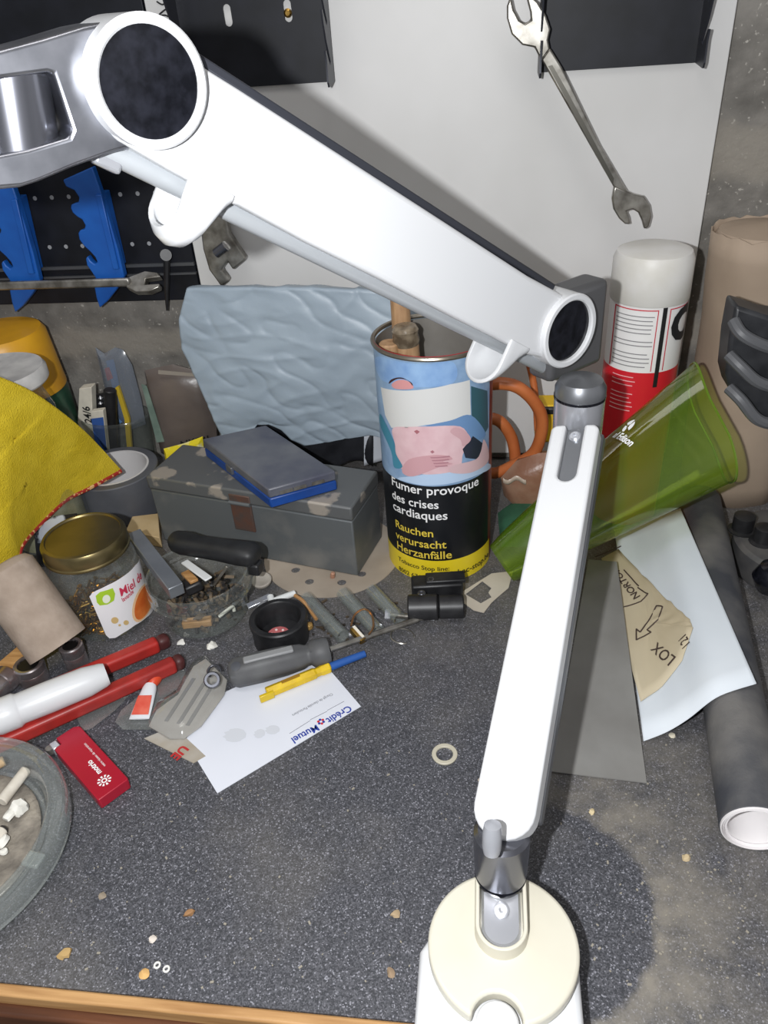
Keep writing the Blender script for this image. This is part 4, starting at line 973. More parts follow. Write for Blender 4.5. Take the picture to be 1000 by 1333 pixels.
# black tool stand
st = thing('tool_stand', 'black plastic tool stand with a ribbed head in front of the brown paper roll', 'stand', at(1022, 705, 0))
dC = at(1036, 700, 0.030); 
G().lathe([(0.052, 0), (0.054, 0.004), (0.054, 0.028), (0.050, 0.031), (0, 0.031)], V((dC.x, dC.y - 0.004, 0)), UP, 48).out('base', mat('stand_grey', (74, 74, 76), 0.4, col2=(96, 94, 92), nscale=40), st)
for px, py, rr_, hh in ((966, 690, 0.0095, 0.016), (992, 705, 0.0085, 0.016)):
    c = at(px, py, 0.031); G().lathe([(rr_ + 0.003, 0), (rr_ + 0.003, 0.001), (rr_, 0.002), (rr_, hh), (rr_ - 0.002, hh + 0.001), (0, hh + 0.001)], c, UP, 24).out('knob', BLACK, st)
kb = at(1006, 752, 0.020); G().lathe([(0, -0.017), (0.012, -0.012), (0.017, 0), (0.012, 0.012), (0, 0.017)], kb, UP, 24).out('ball_knob', BLACKGLOSS, st)
hy = dC.y - 0.012
hpost = aty(1030, 560, hy)
G().cyl(V((dC.x + 0.02, dC.y, 0.031)), V((dC.x + 0.02, dC.y, aty(1030, 480, hy).z)), 0.012, n=20).out('post', BLACK, st)
hdp = [(958, 398), (1000, 412), (1060, 420), (1060, 575), (1005, 556), (972, 534), (950, 508), (945, 488), (950, 440)]
G().plate([aty(a, b, hy) for a, b in hdp], (0, 0.03, 0)).out('ribbed_head', mat('head_black', (34, 35, 38), 0.4, col2=(52, 53, 56), nscale=60), st, bevel=0.003)
for k, (ya, yb2) in enumerate(((418, 446), (462, 496), (505, 545))):
    pts = [aty(949 + 2 * 0 + (6 if k == 0 else 0), ya, hy - 0.003), aty(965, ya + 16, hy - 0.012), aty(985, yb2, hy - 0.014), aty(1010, yb2 + 8, hy - 0.012), aty(1050, yb2 + 12, hy - 0.006)]
    G().tube(smoothpath(pts, 6), 0.0048, 10).out('rib', mat('rib_grey', (86, 87, 90), 0.5), st)  # ribs coloured lighter than the head
# ================================================================== LEFT SIDE
# duct tape
DC = V((-0.4135, 0.6985, 0)); RO = 0.0482
dt = thing('duct_tape', 'roll of grey duct tape with a white core beside the metal box', 'tape roll', DC)
G().lathe([(0.0385, 0.001), (RO - 0.001, 0.0008), (RO, 0.002), (RO, 0.0495), (RO - 0.001, 0.0505), (0.0385, 0.0505)], DC, UP, 64, closed=False).out('tape_layers', mat('tape_grey', (92, 94, 100), 0.5, col2=(78, 80, 86), nscale=30), dt)
G().lathe([(0.0385, 0.0008), (0.0385, 0.0508), (0.0362, 0.0508), (0.0362, 0.0008)], DC, UP, 64, closed=False).out('core', mat('core_white', (206, 204, 204), 0.7), dt)
G().lathe([(0.0, 0.0012), (0.036, 0.0012)], DC, UP, 40, closed=False).out('core_floor', mat('core_card', (196, 194, 194), 0.8), dt)

# yellow cloth
TOP = [(-160, 452, .50), (-60, 468, .56), (0, 491, .590), (38, 508, .612), (74, 532, .634), (104, 556, .655), (128, 580, .674), (156, 611, .690)]
HEM = [(-160, 790, .42), (-60, 770, .47), (14, 748, .520), (27, 712, .545), (48, 686, .580), (84, 652, .622), (118, 634, .652), (157, 613, .6895)]
def row3(r, u):
    x = u * (len(r) - 1); i = min(int(x), len(r) - 2); f_ = x - i; p = [r[max(i - 1, 0)], r[i], r[i + 1], r[min(i + 2, len(r) - 1)]]
    return tuple(0.5 * (2 * p[1][k] + (p[2][k] - p[0][k]) * f_ + (2 * p[0][k] - 5 * p[1][k] + 4 * p[2][k] - p[3][k]) * f_ ** 2 + (3 * p[1][k] - p[0][k] - 3 * p[2][k] + p[3][k]) * f_ ** 3) for k in range(3))
def clothpt(u, v):
    a = aty(*row3(TOP, u)); b = aty(*row3(HEM, u))
    p = a.lerp(b, v); s_ = math.sin(math.pi * v) * (1 - u ** 3)
    p = p + V((0, -0.010, 0.012)) * s_
    n_ = noise.noise(V((p.x * 16, p.y * 18, p.z * 10))) * 0.006 + (1 - abs(noise.noise(V((p.x * 20 + p.z * 24, p.y * 12, 3))))) ** 7 * 0.0055 + (1 - abs(noise.noise(V((p.x * 9 - p.z * 30, 2, p.y * 6))))) ** 9 * -0.005
    return p + V((0, -0.7, 0.7)) * n_ * min(1, 5 * v * (1 - v)) * (1 - u ** 4)
cl = thing('cleaning_cloth', 'yellow cleaning cloth with a red stitched hem', 'cloth', aty(27, 722, .545))
G().grid(clothpt, 90, 60).out('fabric', mat('cloth_yellow', (228, 200, 58), 0.95, col2=(210, 182, 44), nscale=40, bump=0.7, bscale=700, spec=0.1), cl, smooth=180, solid=0.0026)
hemp = [clothpt(0.18 + 0.82 * k / 60, 1.0) for k in range(61)]
G().tube(hemp, 0.0028, 8).out('hem', mat('hem_red', (164, 40, 30), 0.8, col2=(222, 176, 120), nscale=240, lo=.56, hi=.62, detail=1), cl)
t = thing('dark_packet', 'black and silver packet half under the yellow cloth behind the honey jar', 'packet', aty(62, 760, 0.585))
G().pillow([aty(a, b, .588) for a, b in [(44, 690), (70, 672), (100, 668), (112, 720), (110, 780), (70, 780), (48, 730)]], (0, 0.007, 0.003), flat=5).out('packet', mat('packet_dark', (30, 32, 38), 0.3, col2=(188, 194, 202), nscale=34, lo=.5, hi=.56), t)

# honey jar
JC = V((-0.3505, 0.511, 0)); JR = 0.0390
zl = 0.0945
hj = thing('honey_jar', 'honey jar with a gold lid and white label, brass screws in it', 'jar', JC)
G().lathe([(0, 0.003), (0.032, 0.0015), (0.0365, 0.002), (JR, 0.008), (JR, 0.060), (0.0375, 0.069), (0.034, 0.076), (0.0335, 0.082)], JC, UP, 56, closed=False).out('glass_body', GLASS, hj)
G().lathe([(0.0335, 0.0785), (0.0364, 0.0785), (0.0374, 0.0795), (0.0374, 0.081), (0.0364, 0.082), (0.0368, 0.0915), (0.0350, zl), (0.0325, zl + 0.0006), (0.0318, zl - 0.0008), (0, zl - 0.0008)], JC, UP, 64).out('lid', mat('lid_gold', (138, 124, 86), 0.32, 0.9, col2=(98, 88, 62), nscale=16), hj)
jy = Cyl(JC, JR)
Zj = lambda x, y: (x / 4.0, 640 + y / 4.0)
lab = [(466, 545), (480, 526), (500, 514), (560, 485), (640, 440), (700, 385), (722, 345), (745, 420), (775, 520), (797, 612), (760, 655), (700, 695), (640, 735), (600, 760), (570, 762), (552, 745), (520, 670)]
jl_ = jy.patch('label', [Zj(*p) for p in lab], pmat('label_white', (232, 230, 232), None, 0.45), hj, 0.0005)
el = lambda cx, cy_, rx, ry, tl, n=24: [(cx + rx * math.cos(2 * math.pi * i / n) * math.cos(tl) - ry * math.sin(2 * math.pi * i / n) * math.sin(tl), cy_ + rx * math.cos(2 * math.pi * i / n) * math.sin(tl) + ry * math.sin(2 * math.pi * i / n) * math.cos(tl)) for i in range(n)]
jy.patch('logo', [Zj(*p) for p in [(498, 540), (520, 520), (585, 500), (598, 530), (592, 565), (560, 585), (520, 590), (505, 575)]], pmat('logo_green', (164, 200, 50), None, 0.45), jl_, 0.0008)
jy.patch('logo_drop', [Zj(*p) for p in el(553, 556, 20, 22, 0.3)], pmat('drop_white', (228, 232, 214), None, 0.45), jl_, 0.0010)
jy.patch('honey_ring', [Zj(*p) for p in el(742, 575, 48, 108, 0.33)], pmat('ring_cream', (236, 196, 150), None, 0.45), jl_, 0.0008)
jy.patch('honey_oval', [Zj(*p) for p in el(746, 572, 40, 98, 0.33)], pmat('oval_orange', (206, 96, 36), (226, 130, 60), 0.45), jl_, 0.0010)
for c, rx in (((597, 668), 19), ((655, 680), 14), ((622, 693), 7)): jy.patch('honey_dot', [Zj(*p) for p in el(c[0], c[1], rx, rx * 0.9, 0)], pmat('dot_gold', (206, 176, 120), None, 0.45), jl_, 0.0008)
def slant(C_, txt, pl, pr, m, par, hgt, bold=0.015, off=0.0012):
    a = V(C_.uz(*pl)); b = V(C_.uz(*pr)); d = (b - a); k = d.length / textw(txt); d.normalize(); f = C_.fn(off)
    def g_(x, y):
        u = a.x + d.x * x * k - d.y * y * hgt; z = a.y + d.y * x * k + d.x * y * hgt
        return f(u, z)
    return G().text(txt, 1.0, g_, bold, 'BOTTOM_BASELINE', 'LEFT', cut=0.002 / k).out('lettering', m, par, smooth=0)
slant(jy, 'Miel de', Zj(624, 545), Zj(733, 448), pmat('script_red', (196, 52, 80), None, 0.5), jl_, 0.0128)
slant(jy, 'lavande', Zj(636, 572), Zj(692, 524), pmat('script_red', (196, 52, 80)), jl_, 0.0068)
# brass screws in the jar
random.seed(11); g = G()
for k in range(240):
    a_ = random.random() * 6.283; r_ = 0.034 * math.sqrt(random.random()); z = 0.006 + random.random() * 0.017
    if k % 2: r_ = 0.030 + random.random() * 0.0035
    c = V((JC.x + r_ * math.cos(a_), JC.y + r_ * math.sin(a_), z)); d = V((random.uniform(-1, 1), random.uniform(-1, 1), random.uniform(-.6, .6))).normalized()
    if k % 2: d = (d - V((math.cos(a_), math.sin(a_), 0)) * d.dot(V((math.cos(a_), math.sin(a_), 0)))).normalized()
    L = 0.0045
    pa, pb = c - d * L, c + d * L
    lim = 0.0365
    g.cyl(pa, pb, 0.0011, n=6); g.cyl(pb - d * 0.001, pb, 0.0024, n=8)
o = g.out('brass_screws', BRASS, None, smooth=40); tag(rebase(o, JC + UP * 0.004), 'small brass screws filling the bottom of the honey jar', 'screws', kind='stuff')

# cardboard tube
a = at(72, 836, 0.0275); b = at(0, 738, 0.090)
d = (b - a).normalized(); r_ = 0.0262
low = a - d * 0.004
tb = thing('cardboard_tube', 'grey brown cardboard tube with a closed end leaning by the honey jar', 'tube', V((a.x, a.y, 0)))
G().lathe([(r_ - 0.002, 0.0), (r_, 0), (r_, (b - low).length - 0.006), (r_ - 0.004, (b - low).length - 0.001), (r_ - 0.010, (b - low).length + 0.001), (0, (b - low).length - 0.002)], low, d, 40).out('tube_wall', mat('tube_card', (166, 150, 136), 0.9, col2=(150, 134, 120), nscale=70, bump=0.2, bscale=300), tb)
# wooden strip beside the sockets
w0, w1 = at(-40, 905, 0.012), at(38, 838, 0.012)
dx = (w1 - w0).normalized()
t = thing('wooden_strip', 'pale wooden strip lying behind the chrome sockets', 'wood', V((w0.x, w0.y, 0)))
G().box((w0 + w1) / 2 - UP * 0.0062, dx * ((w1 - w0).length / 2), UP.cross(dx) * 0.009, UP * 0.0055).out('strip', WOOD, t, bevel=0.001)
t = thing('wood_offcut', 'small pale wood offcut between the duct tape and the metal box', 'wood', at(185, 702, 0))
PALE = mat('offcut_wood', (198, 176, 138), .7, col2=(182, 158, 118), nscale=30)
o4 = [at(164, 690, .014), at(172, 672, .014), at(206, 668, .014), at(208, 700, .014)]
G().plate(o4, (0, 0, -0.0135)).out('offcut', PALE, t, bevel=0.0008)

# sockets
SOCK = mat('socket_steel', (190, 186, 188), 0.26, 0.85, col2=(150, 132, 130), nscale=40)
def socket(pb, r, h, label, axis=UP):
    t = thing('socket', label, 'socket', pb, 'chrome sockets'); x, y, z = frame_of(axis)
    G().lathe([(r - 0.0012, 0), (r, 0.001), (r, h * 0.55), (r - 0.0004, h * 0.58), (r + 0.0003, h * 0.62), (r + 0.0003, h - 0.001), (r - 0.0008, h), (r - 0.003, h - 0.0004), (r - 0.0034, h - 0.002), (r - 0.0036, h * 0.4), (0, h * 0.4)], pb, axis, 36).out('socket_body', SOCK, t)
    pts = []
    for i in range(24):
        an = 2 * math.pi * i / 24; rr_ = (r - 0.0022) if i % 2 else (r - 0.0044)
        pts.append(V(pb) + V(axis).normalized() * (h - 0.0014) + (x * math.cos(an) + y * math.sin(an)) * rr_)
    G().plate(pts, -V(axis).normalized() * 0.0004).out('bore', mat('bore_dark', (36, 34, 34), 0.4, 0.6), t)
socket(at(102, 866, 0), 0.0098, 0.025, 'slim chrome socket standing next to the cardboard tube')
socket(at(46, 885, 0), 0.0122, 0.020, 'wide chrome socket standing by the wooden strip')
pS = at(-14, 905, 0.0115)
socket(pS, 0.0110, 0.024, 'chrome socket lying on its side beside the wide socket', axis=(at(20, 872, 0.0115) - pS).normalized())

# red handled pliers
pl = thing('red_pliers', 'long pliers with two red handles beside the honey jar', 'pliers', at(100, 890, 0))
REDH = mat('handle_red', (176, 44, 38), 0.42, col2=(146, 40, 36), nscale=45)
def bar(p0, p1, wd, ht, name, m, par, bev=0.003, tipm=None):
    d = (p1 - p0).normalized(); y = UP.cross(d).normalized(); z = d.cross(y)
    G().box((p0 + p1) / 2, d * ((p1 - p0).length / 2), y * wd / 2, z * ht / 2).out(name, m, par, bevel=bev, segs=3)
h0, h1 = at(-60, 950, 0.013), at(206, 838, 0.010); bar(h0, h1, 0.0120, 0.013, 'handle', REDH, pl)
bar(at(204, 839, 0.010), at(220, 832, 0.009), 0.0118, 0.0128, 'handle_tip', mat('tip_dark', (74, 34, 34), 0.5), pl, 0.004)
h0, h1 = at(-60, 994, 0.013), at(228, 864, 0.010); bar(h0, h1, 0.0120, 0.013, 'handle', REDH, pl)
bar(at(226, 865, 0.010), at(239, 859, 0.009), 0.0118, 0.0128, 'handle_tip', mat('tip_dark', (74, 34, 34)), pl, 0.004)
bar(at(-150, 988, 0.013), at(-40, 950, 0.013), 0.030, 0.012, 'jaws', STEEL, pl, 0.004)
# white tube on the handles
n0, n1 = at(0, 933, 0.030), at(139, 877, 0.029); d = (n1 - n0).normalized(); L = (n1 - n0).length
nz = thing('white_nozzle', 'white plastic nozzle cap lying across the red plier handles', 'nozzle', V((n0.x, n0.y, 0.016)))
G().lathe([(0.0132, -0.004), (0.0138, -0.002), (0.0138, 0.012), (0.0128, 0.0135), (0.0122, 0.015), (0.0126, L * 0.45), (0.0122, L * 0.8), (0.0100, L - 0.003), (0.0088, L), (0, L)], n0, d, 36).out('nozzle_body', WHITE, nz)
G().lathe([(0.0105, -0.03), (0.0118, -0.028), (0.0118, -0.003), (0.010, -0.002)], n0, d, 30).out('blue_neck', mat('neck_blue', (34, 44, 96), 0.4), nz, label='dark blue neck below the white collar')

# red lighter
lt = thing('lighter', 'red pocket lighter with white print lying by the ashtray', 'lighter', at(120, 1000, 0))
LT = 0.0105
Lq = [at(74, 962, LT), at(91, 947, LT), at(165, 1014, LT), at(130, 1042, LT)]
ld_ = ((Lq[2] + Lq[3]) - (Lq[0] + Lq[1])).normalized(); lw_ = UP.cross(ld_)
lc_ = sum(Lq, V()) / 4; Ll = ((Lq[2] + Lq[3]) / 2 - (Lq[0] + Lq[1]) / 2).length; Lw = 0.0245
W_ = lambda u, v: lc_ + ld_ * u + lw_ * v
outl = [W_(-Ll / 2, Lw / 2 - 0.004), W_(-Ll / 2 + 0.002, Lw / 2 - 0.001), W_(-Ll / 2 + 0.004, Lw / 2), W_(Ll / 2 - 0.001, Lw / 2), W_(Ll / 2, Lw / 2 - 0.001), W_(Ll / 2, -Lw / 2 + 0.001), W_(Ll / 2 - 0.001, -Lw / 2), W_(-Ll / 2 + 0.010, -Lw / 2), W_(-Ll / 2 + 0.0085, -Lw / 2 + 0.002), W_(-Ll / 2 + 0.0085, -Lw / 2 + 0.006), W_(-Ll / 2, -Lw / 2 + 0.006)]
G().plate(outl, (0, 0, -(LT - 0.0006))).out('case', mat('lighter_red', (168, 24, 48), 0.32, col2=(158, 22, 44), nscale=20), lt, bevel=0.002, segs=3)
G().box(W_(-Ll / 2 + 0.004, -Lw / 2 + 0.0025) - UP * 0.005, ld_ * 0.004, lw_ * 0.003, UP * 0.004).out('spark_guard', CHROME, lt, bevel=0.0008)
G().cyl(W_(-Ll / 2 + 0.002, -Lw / 2 - 0.0015) - UP * 0.008, W_(-Ll / 2 + 0.002, -Lw / 2 - 0.0015) - UP * 0.003, 0.003, n=18).out('wheel', STEEL, lt)
ltf = lambda u0, v0, flip=-1: (lambda x, y: W_(u0 + flip * x, v0 + flip * y) + UP * 0.00035)
wm = textw('motrio')
km = 0.0165 / wm
G().text('motrio', 1.0, lambda x, y: ltf(Ll * 0.24, 0.0020)(x * km, y * km), 0.03, 'BOTTOM_BASELINE', 'LEFT').out('lettering', WHITEINK, lt, smooth=0)
G().text('votre réseau de réparation', 0.0029, ltf(Ll * 0.20, 0.0055 + 0.0015), 0.0, 'BOTTOM_BASELINE', 'LEFT').out('small_lettering', WHITEINK, lt, smooth=0)
g = G(); sc0 = (Ll * 0.345, -0.0006)
for k in range(10):
    an = 2 * math.pi * k / 10
    pts = [(sc0[0] + math.cos(an + w2) * r2, sc0[1] + math.sin(an + w2) * r2) for w2, r2 in ((-.14, .0028), (.14, .0028), (.17, .0050), (-.17, .0050))]
    g.add([W_(*p) + UP * 0.00035 for p in pts], [(0, 1, 2, 3)])
pts = [W_(sc0[0] + math.cos(2 * math.pi * k / 16) * .0022, sc0[1] + math.sin(2 * math.pi * k / 16) * .0022) + UP * 0.00035 for k in range(16)]
pin = [W_(sc0[0] + math.cos(2 * math.pi * k / 16) * .0012, sc0[1] + math.sin(2 * math.pi * k / 16) * .0012) + UP * 0.00035 for k in range(16)]
g.loft([pts, pin], (False, False)); g.out('sun_emblem', WHITEINK, lt, smooth=0)

# ashtray
def circum(a, b, c):
    d = 2 * (a.x * (b.y - c.y) + b.x * (c.y - a.y) + c.x * (a.y - b.y)); A2, B2, C2 = (p.x * p.x + p.y * p.y for p in (a, b, c))
    return V(((A2 * (b.y - c.y) + B2 * (c.y - a.y) + C2 * (a.y - b.y)) / d, (A2 * (c.x - b.x) + B2 * (a.x - c.x) + C2 * (b.x - a.x)) / d, 0))
za = 0.030
p1_, p2_, p3_ = at(84, 1045, za), at(-6, 955, za), at(0, 1180, za)
AC = circum(p1_, p2_, p3_); AR = (V((p1_.x, p1_.y, 0)) - AC).length
at_ = thing('ashtray', 'round clear glass ashtray full of ash and butts', 'ashtray', AC)
G().lathe([(0, 0.001), (AR * 0.80, 0.001), (AR * 0.92, 0.003), (AR - 0.003, 0.010), (AR - 0.001, 0.011), (AR - 0.002, 0.013), (AR, 0.016), (AR, za - 0.004), (AR - 0.002, za - 0.001), (AR - 0.005, za), (AR - 0.0065, za - 0.001), (AR - 0.008, za), (AR - 0.011, za), (AR - 0.013, za - 0.002), (AR - 0.018, 0.010), (AR - 0.024, 0.007), (0, 0.0065)], AC, UP, 72, closed=False).out('glass_bowl', clear('ashtray_glass', (246, 249, 248), 0.3, 0.04, haze=0.12, hazecol=(214, 218, 216)), at_)
for k in range(3):
    an = -0.15 + k * 2.09
    c = AC + V((math.cos(an), math.sin(an), 0)) * (AR - 0.006) + UP * (za - 0.001); dv = V((math.cos(an), math.sin(an), 0))
    G().box(c, dv * 0.006, UP.cross(dv) * 0.005, UP * 0.0016).out('rest_notch', clear('ashtray_glass', (206, 214, 210)), at_, bevel=0.001)
random.seed(5)
g = G()
g.grid(lambda u, v: AC + V((math.cos(u * 6.2832), math.sin(u * 6.2832), 0)) * (AR - 0.0215) * v + UP * (0.0085 + 0.004 * noise.noise(V((math.cos(u * 6.2832) * v * 5, math.sin(u * 6.2832) * v * 5, 2))) * (1 - v) + 0.002), 60, 16)
o = g.out('ash', mat('ash_grey', (150, 142, 130), 0.95, col2=(104, 98, 90), nscale=60, bump=0.8, bscale=200), None, smooth=180, solid=0.0006); tag(rebase(o, AC + UP * 0.008), 'layer of grey ash covering the floor of the ashtray', 'ash', kind='stuff')
BUTT = mat('butt_paper', (216, 210, 198), 0.8, col2=(190, 182, 168), nscale=60)
for (pa, pb_, lab_, m_) in (((2, 1044), (34, 1002), 'flattened pale cigarette butt lying in the ash near the rim', BUTT), ((-16, 1105), (4, 1080), 'burnt cigarette butt lower in the ashtray', BUTT), ((-34, 1010), (6, 990), 'tan cigarette butt under the far rim of the ashtray', mat('butt_tan', (176, 150, 116), 0.8))):
    a, b = at(*pa, 0.0165), at(*pb_, 0.0165); t = thing('cigarette_butt', lab_, 'cigarette butt', (a + b) / 2 - UP * 0.004, 'cigarette butts in the ashtray')
    G().cyl(a, b, 0.0042, 0.0038, n=16, bev=0.0006).out('paper', m_, t)
    G().cyl(b, b + (b - a).normalized() * 0.0016, 0.0034, 0.0026, n=14).out('charred_end', mat('char', (46, 42, 40), 0.9), t)
for px, py, lab_ in ((26, 1052, 'lump of white putty resting on the ash nearest the ashtray rim'), (12, 1062, 'smaller white putty lump touching the bigger one in the ashtray'), (2, 1095, 'white putty crumb low in the ashtray'), (4, 1108, 'tiny white putty crumb at the lower edge of the ash')):
    c = at(px, py, 0.0155); rr_ = {26: .0058, 12: .0042, 2: .0045, 4: .003}[px]; g = G()
    vs = []
    g.lathe([(0, -rr_ * .6), (rr_ * .7, -rr_ * .5), (rr_, 0), (rr_ * .75, rr_ * .5), (0, rr_ * .7)], c, UP, 16)
    g.v = [v + V((noise.noise(v * 200), noise.noise(v * 200 + V((5, 5, 5))), noise.noise(v * 180))) * rr_ * 0.5 for v in g.v]
    o = g.out('putty_lump', mat('putty_white', (224, 222, 214), 0.8)); tag(rebase(o, c - UP * rr_ * .6), lab_, 'putty', 'white putty lumps in the ashtray')

# ================================================================== MIDDLE CLUTTER
# low glass jar of bits
BC = V((-0.2575, 0.5185, 0)); zr = 0.050
bw = thing('bowl_jar', 'low open glass jar of small bits in front of the metal box', 'jar', BC)
G().lathe([(0, 0.002), (0.034, 0.001), (0.0385, 0.004), (0.0395, 0.016), (0.0405, 0.026), (0.046, 0.031), (0.0475, 0.034), (0.0465, 0.0365), (0.0475, 0.039), (0.0465, 0.042), (0.0470, 0.045), (0.0462, zr), (0.0445, zr + 0.0004), (0.0435, zr - 0.001)], BC, UP, 60, closed=False).out('glass_body', clear('jar_glass', (244, 247, 243), 0.38, 0.05, haze=0.09), bw)
random.seed(21)
g = G(); cols = []
for k in range(170):
    a_ = random.random() * 6.283; r_ = 0.034 * math.sqrt(random.random()); c = V((BC.x + r_ * math.cos(a_), BC.y + r_ * math.sin(a_), 0.005 + random.random() * 0.022))
    d = V((random.uniform(-1, 1), random.uniform(-1, 1), random.uniform(-.5, .5))).normalized(); x, y, z = frame_of(d)
    g.box(c, z * random.uniform(.002, .006), x * random.uniform(.0008, .002), y * random.uniform(.0008, .002))
o = g.out('small_bits', mat('bits_mixed', (112, 96, 76), 0.6, 0.2, col2=(46, 44, 44), nscale=120, lo=.42, hi=.55), None, smooth=0); tag(rebase(o, BC + UP * 0.004), 'mixed small bits filling the low glass jar', 'bits', kind='stuff')
def stick3(name, label, cat, a, b, wd, ht, m, group=None, bev=0.0006, roll=0):
    t = thing(name, label, cat, (a + b) / 2 - UP * ht / 2, group); d = (b - a).normalized(); y = UP.cross(d).normalized(); z = d.cross(y)
    G().box((a + b) / 2, d * ((b - a).length / 2), y * wd / 2, z * ht / 2).out('body', m, t, bevel=bev); return t
stick3('plastic_splinter', 'white plastic strip with a rounded end on top of the glass jar', 'strip', at(240, 731, .047), at(272, 754, .048), .0075, .002, pmat('strip_white', (216, 218, 218), None, 0.4), None, 0.0009)
stick3('wood_chip', 'pale wood chip beside the white strip in the glass jar', 'wood chip', at(241, 745, .042), at(253, 757, .044), .008, .003, WOOD)
stick3('metal_rod', 'thin steel rod standing slanted in the glass jar', 'rod', at(278, 762, .034), at(296, 737, .055), .0026, .0026, STEEL)
stick3('black_plug', 'black plastic plug among the bits in the glass jar', 'plug', at(240, 768, .036), at(262, 758, .038), .012, .010, BLACK, None, .002)
stick3('wooden_peg', 'short wooden peg seen through the glass jar front', 'peg', at(238, 812, .016), at(276, 808, .016), .008, .007, WOOD, None, .001)
t = thing('white_hook', 'bent white plastic hook seen through the glass jar front', 'hook', at(296, 800, .012))
G().tube(smoothpath([at(285, 803, .020), at(295, 795, .023), at(303, 790, .022), at(305, 796, .018)], 5), 0.0016, 8).out('hook', pmat('hook_white', (226, 224, 216), None, .5), t)
# square steel bar leaning in the jar
a, b = at(176, 700, 0.053), at(231, 772, 0.0485)
t = thing('square_bar', 'square grey metal bar lying across the rim of the low glass jar', 'bar', (a + b) / 2)
d = (b - a).normalized(); x = UP.cross(d).normalized()
G().box((a + b) / 2 + UP * 0.002, d * ((b - a).length / 2), x * 0.0068, d.cross(x) * 0.0060).out('bar', mat('bar_grey', (142, 146, 152), 0.34, 0.5, col2=(126, 130, 136), nscale=30), t, bevel=0.0008)
# black knife handle on the rim
a, b = at(222, 706, 0.056), at(337, 722, 0.058)
t = thing('knife_handle', 'black rubber grip of a knife lying over the low glass jar', 'knife', (a + b) / 2 - UP * 0.008)
d = (b - a).normalized(); x = UP.cross(d).normalized(); zz_ = d.cross(x); L = (b - a).length; secs = []
for tt, wy_, wz_, oy in ((0, .0085, .007, .004), (.04, .0105, .0085, .003), (.14, .0125, .009, .002), (.3, .0105, .009, 0), (.55, .0105, .0095, -.0005), (.8, .0125, .010, -.001), (.93, .0125, .0095, -.001), (.985, .0095, .007, -.001), (1, .005, .004, -.001)):
    secs.append([a + d * L * tt + x * (oy + wy_ * math.copysign(abs(math.cos(th)) ** .75, math.cos(th))) + zz_ * wz_ * math.copysign(abs(math.sin(th)) ** .75, math.sin(th)) for th in [2 * math.pi * i / 28 for i in range(28)]])
G().loft(secs).out('grip', mat('grip_black', (26, 27, 29), 0.5, col2=(38, 39, 41), nscale=60), t, smooth=50)
G().box(a + d * L * 0.96 - UP * 0.012 + x * -0.004, d * 0.006, x * 0.006, UP * 0.006).out('guard', BLACK, t, bevel=0.002)
# black ring cap
RC_ = at(360, 853, 0); RC_ = V((RC_.x, RC_.y + 0.021, 0))
t = thing('ring_cup', 'round black cup standing open with a dotted pink piece inside', 'cup', RC_)
G().lathe([(0.0225, 0), (0.0245, 0.001), (0.0245, 0.019), (0.0255, 0.020), (0.0255, 0.0245), (0.0245, 0.0258), (0.0205, 0.0258), (0.0195, 0.0245), (0.0185, 0.006), (0, 0.006)], RC_, UP, 48).out('cap_wall', BLACK, t)
t2 = thing('pink_disc', 'pink disc with white dots lying inside the black cup', 'disc', RC_ + V((-0.001, -0.005, 0.0065)))
pc_ = RC_ + V((-0.001, -0.004, 0.0078))
G().lathe([(0.0098, -.001), (0.0100, 0), (0.0098, 0.0012), (0, 0.0013)], pc_, UP, 28).out('disc', pmat('disc_pink', (190, 108, 108), (170, 90, 92), .5), t2)
for k in range(7):
    an = k * 1.047; rr_ = 0.006 if k < 6 else 0
    G().lathe([(0.0013, 0.001), (0.001, 0.0018), (0, 0.002)], pc_ + V((math.cos(an) * rr_, math.sin(an) * rr_, 0)), UP, 10).out('dot', mat('dot_white', (232, 214, 210), .5), t2)

# screwdriver
a, m_, b = at(300, 878, 0.013), at(428, 846, 0.013), at(556, 802, 0.006)
d = (m_ - a).normalized(); L = (m_ - a).length
sdv = thing('screwdriver', 'large screwdriver with a grey rubber handle lying behind the white card', 'screwdriver', V((a.x, a.y, 0)))
x = UP.cross(d).normalized(); zz_ = d.cross(x); secs = []
for tt, r_ in ((-.02, .004), (0, .0098), (.06, .0122), (.3, .0128), (.55, .0122), (.72, .0105), (.765, .0088), (.80, .0088), (.83, .0116), (.96, .0122), (1, .0108), (1.004, .005)):
    secs.append([a + d * L * tt + (x * math.cos(th) + zz_ * math.sin(th)) * r_ * (1 + 0.045 * math.cos(6 * th) * (0.03 < tt < .8)) for th in [2 * math.pi * i / 36 for i in range(36)]])
sh_ = G().loft(secs).out('handle', RUBBERGREY, sdv, smooth=50)
G().box(a + d * L * 0.40 + UP * 0.0122 - x * 0.001, d * L * 0.25, x * 0.0036, zz_ * 0.0016).out('grip_inlay', mat('inlay_grey', (140, 141, 142), .5), sh_, bevel=.0012, label='lighter grey grip inlay')
G().lathe([(0.0038, 0), (0.0042, 0.0008), (0.003, 0.0012), (0, 0.0012)], a + d * L * 0.07 - x * 0.004 + UP * 0.0108 , (0, -.25, 1), 20).out('hang_hole', mat('hole_ring_grey', (76, 78, 84), .5), sh_)
ds = (b - m_).normalized()
G().cyl(m_ + ds * 0.001, b - ds * 0.010, 0.0026, n=16).out('shaft', STEEL, sdv)
xs = UP.cross(ds).normalized()
G().plate([b - ds * 0.010 + xs * 0.0026, b - ds * 0.004 + xs * 0.0034, b + xs * 0.0026, b - xs * 0.0026, b - ds * 0.004 - xs * 0.0034, b - ds * 0.010 - xs * 0.0026], (0, 0, 0.0014)).out('flat_tip', STEEL, sdv)

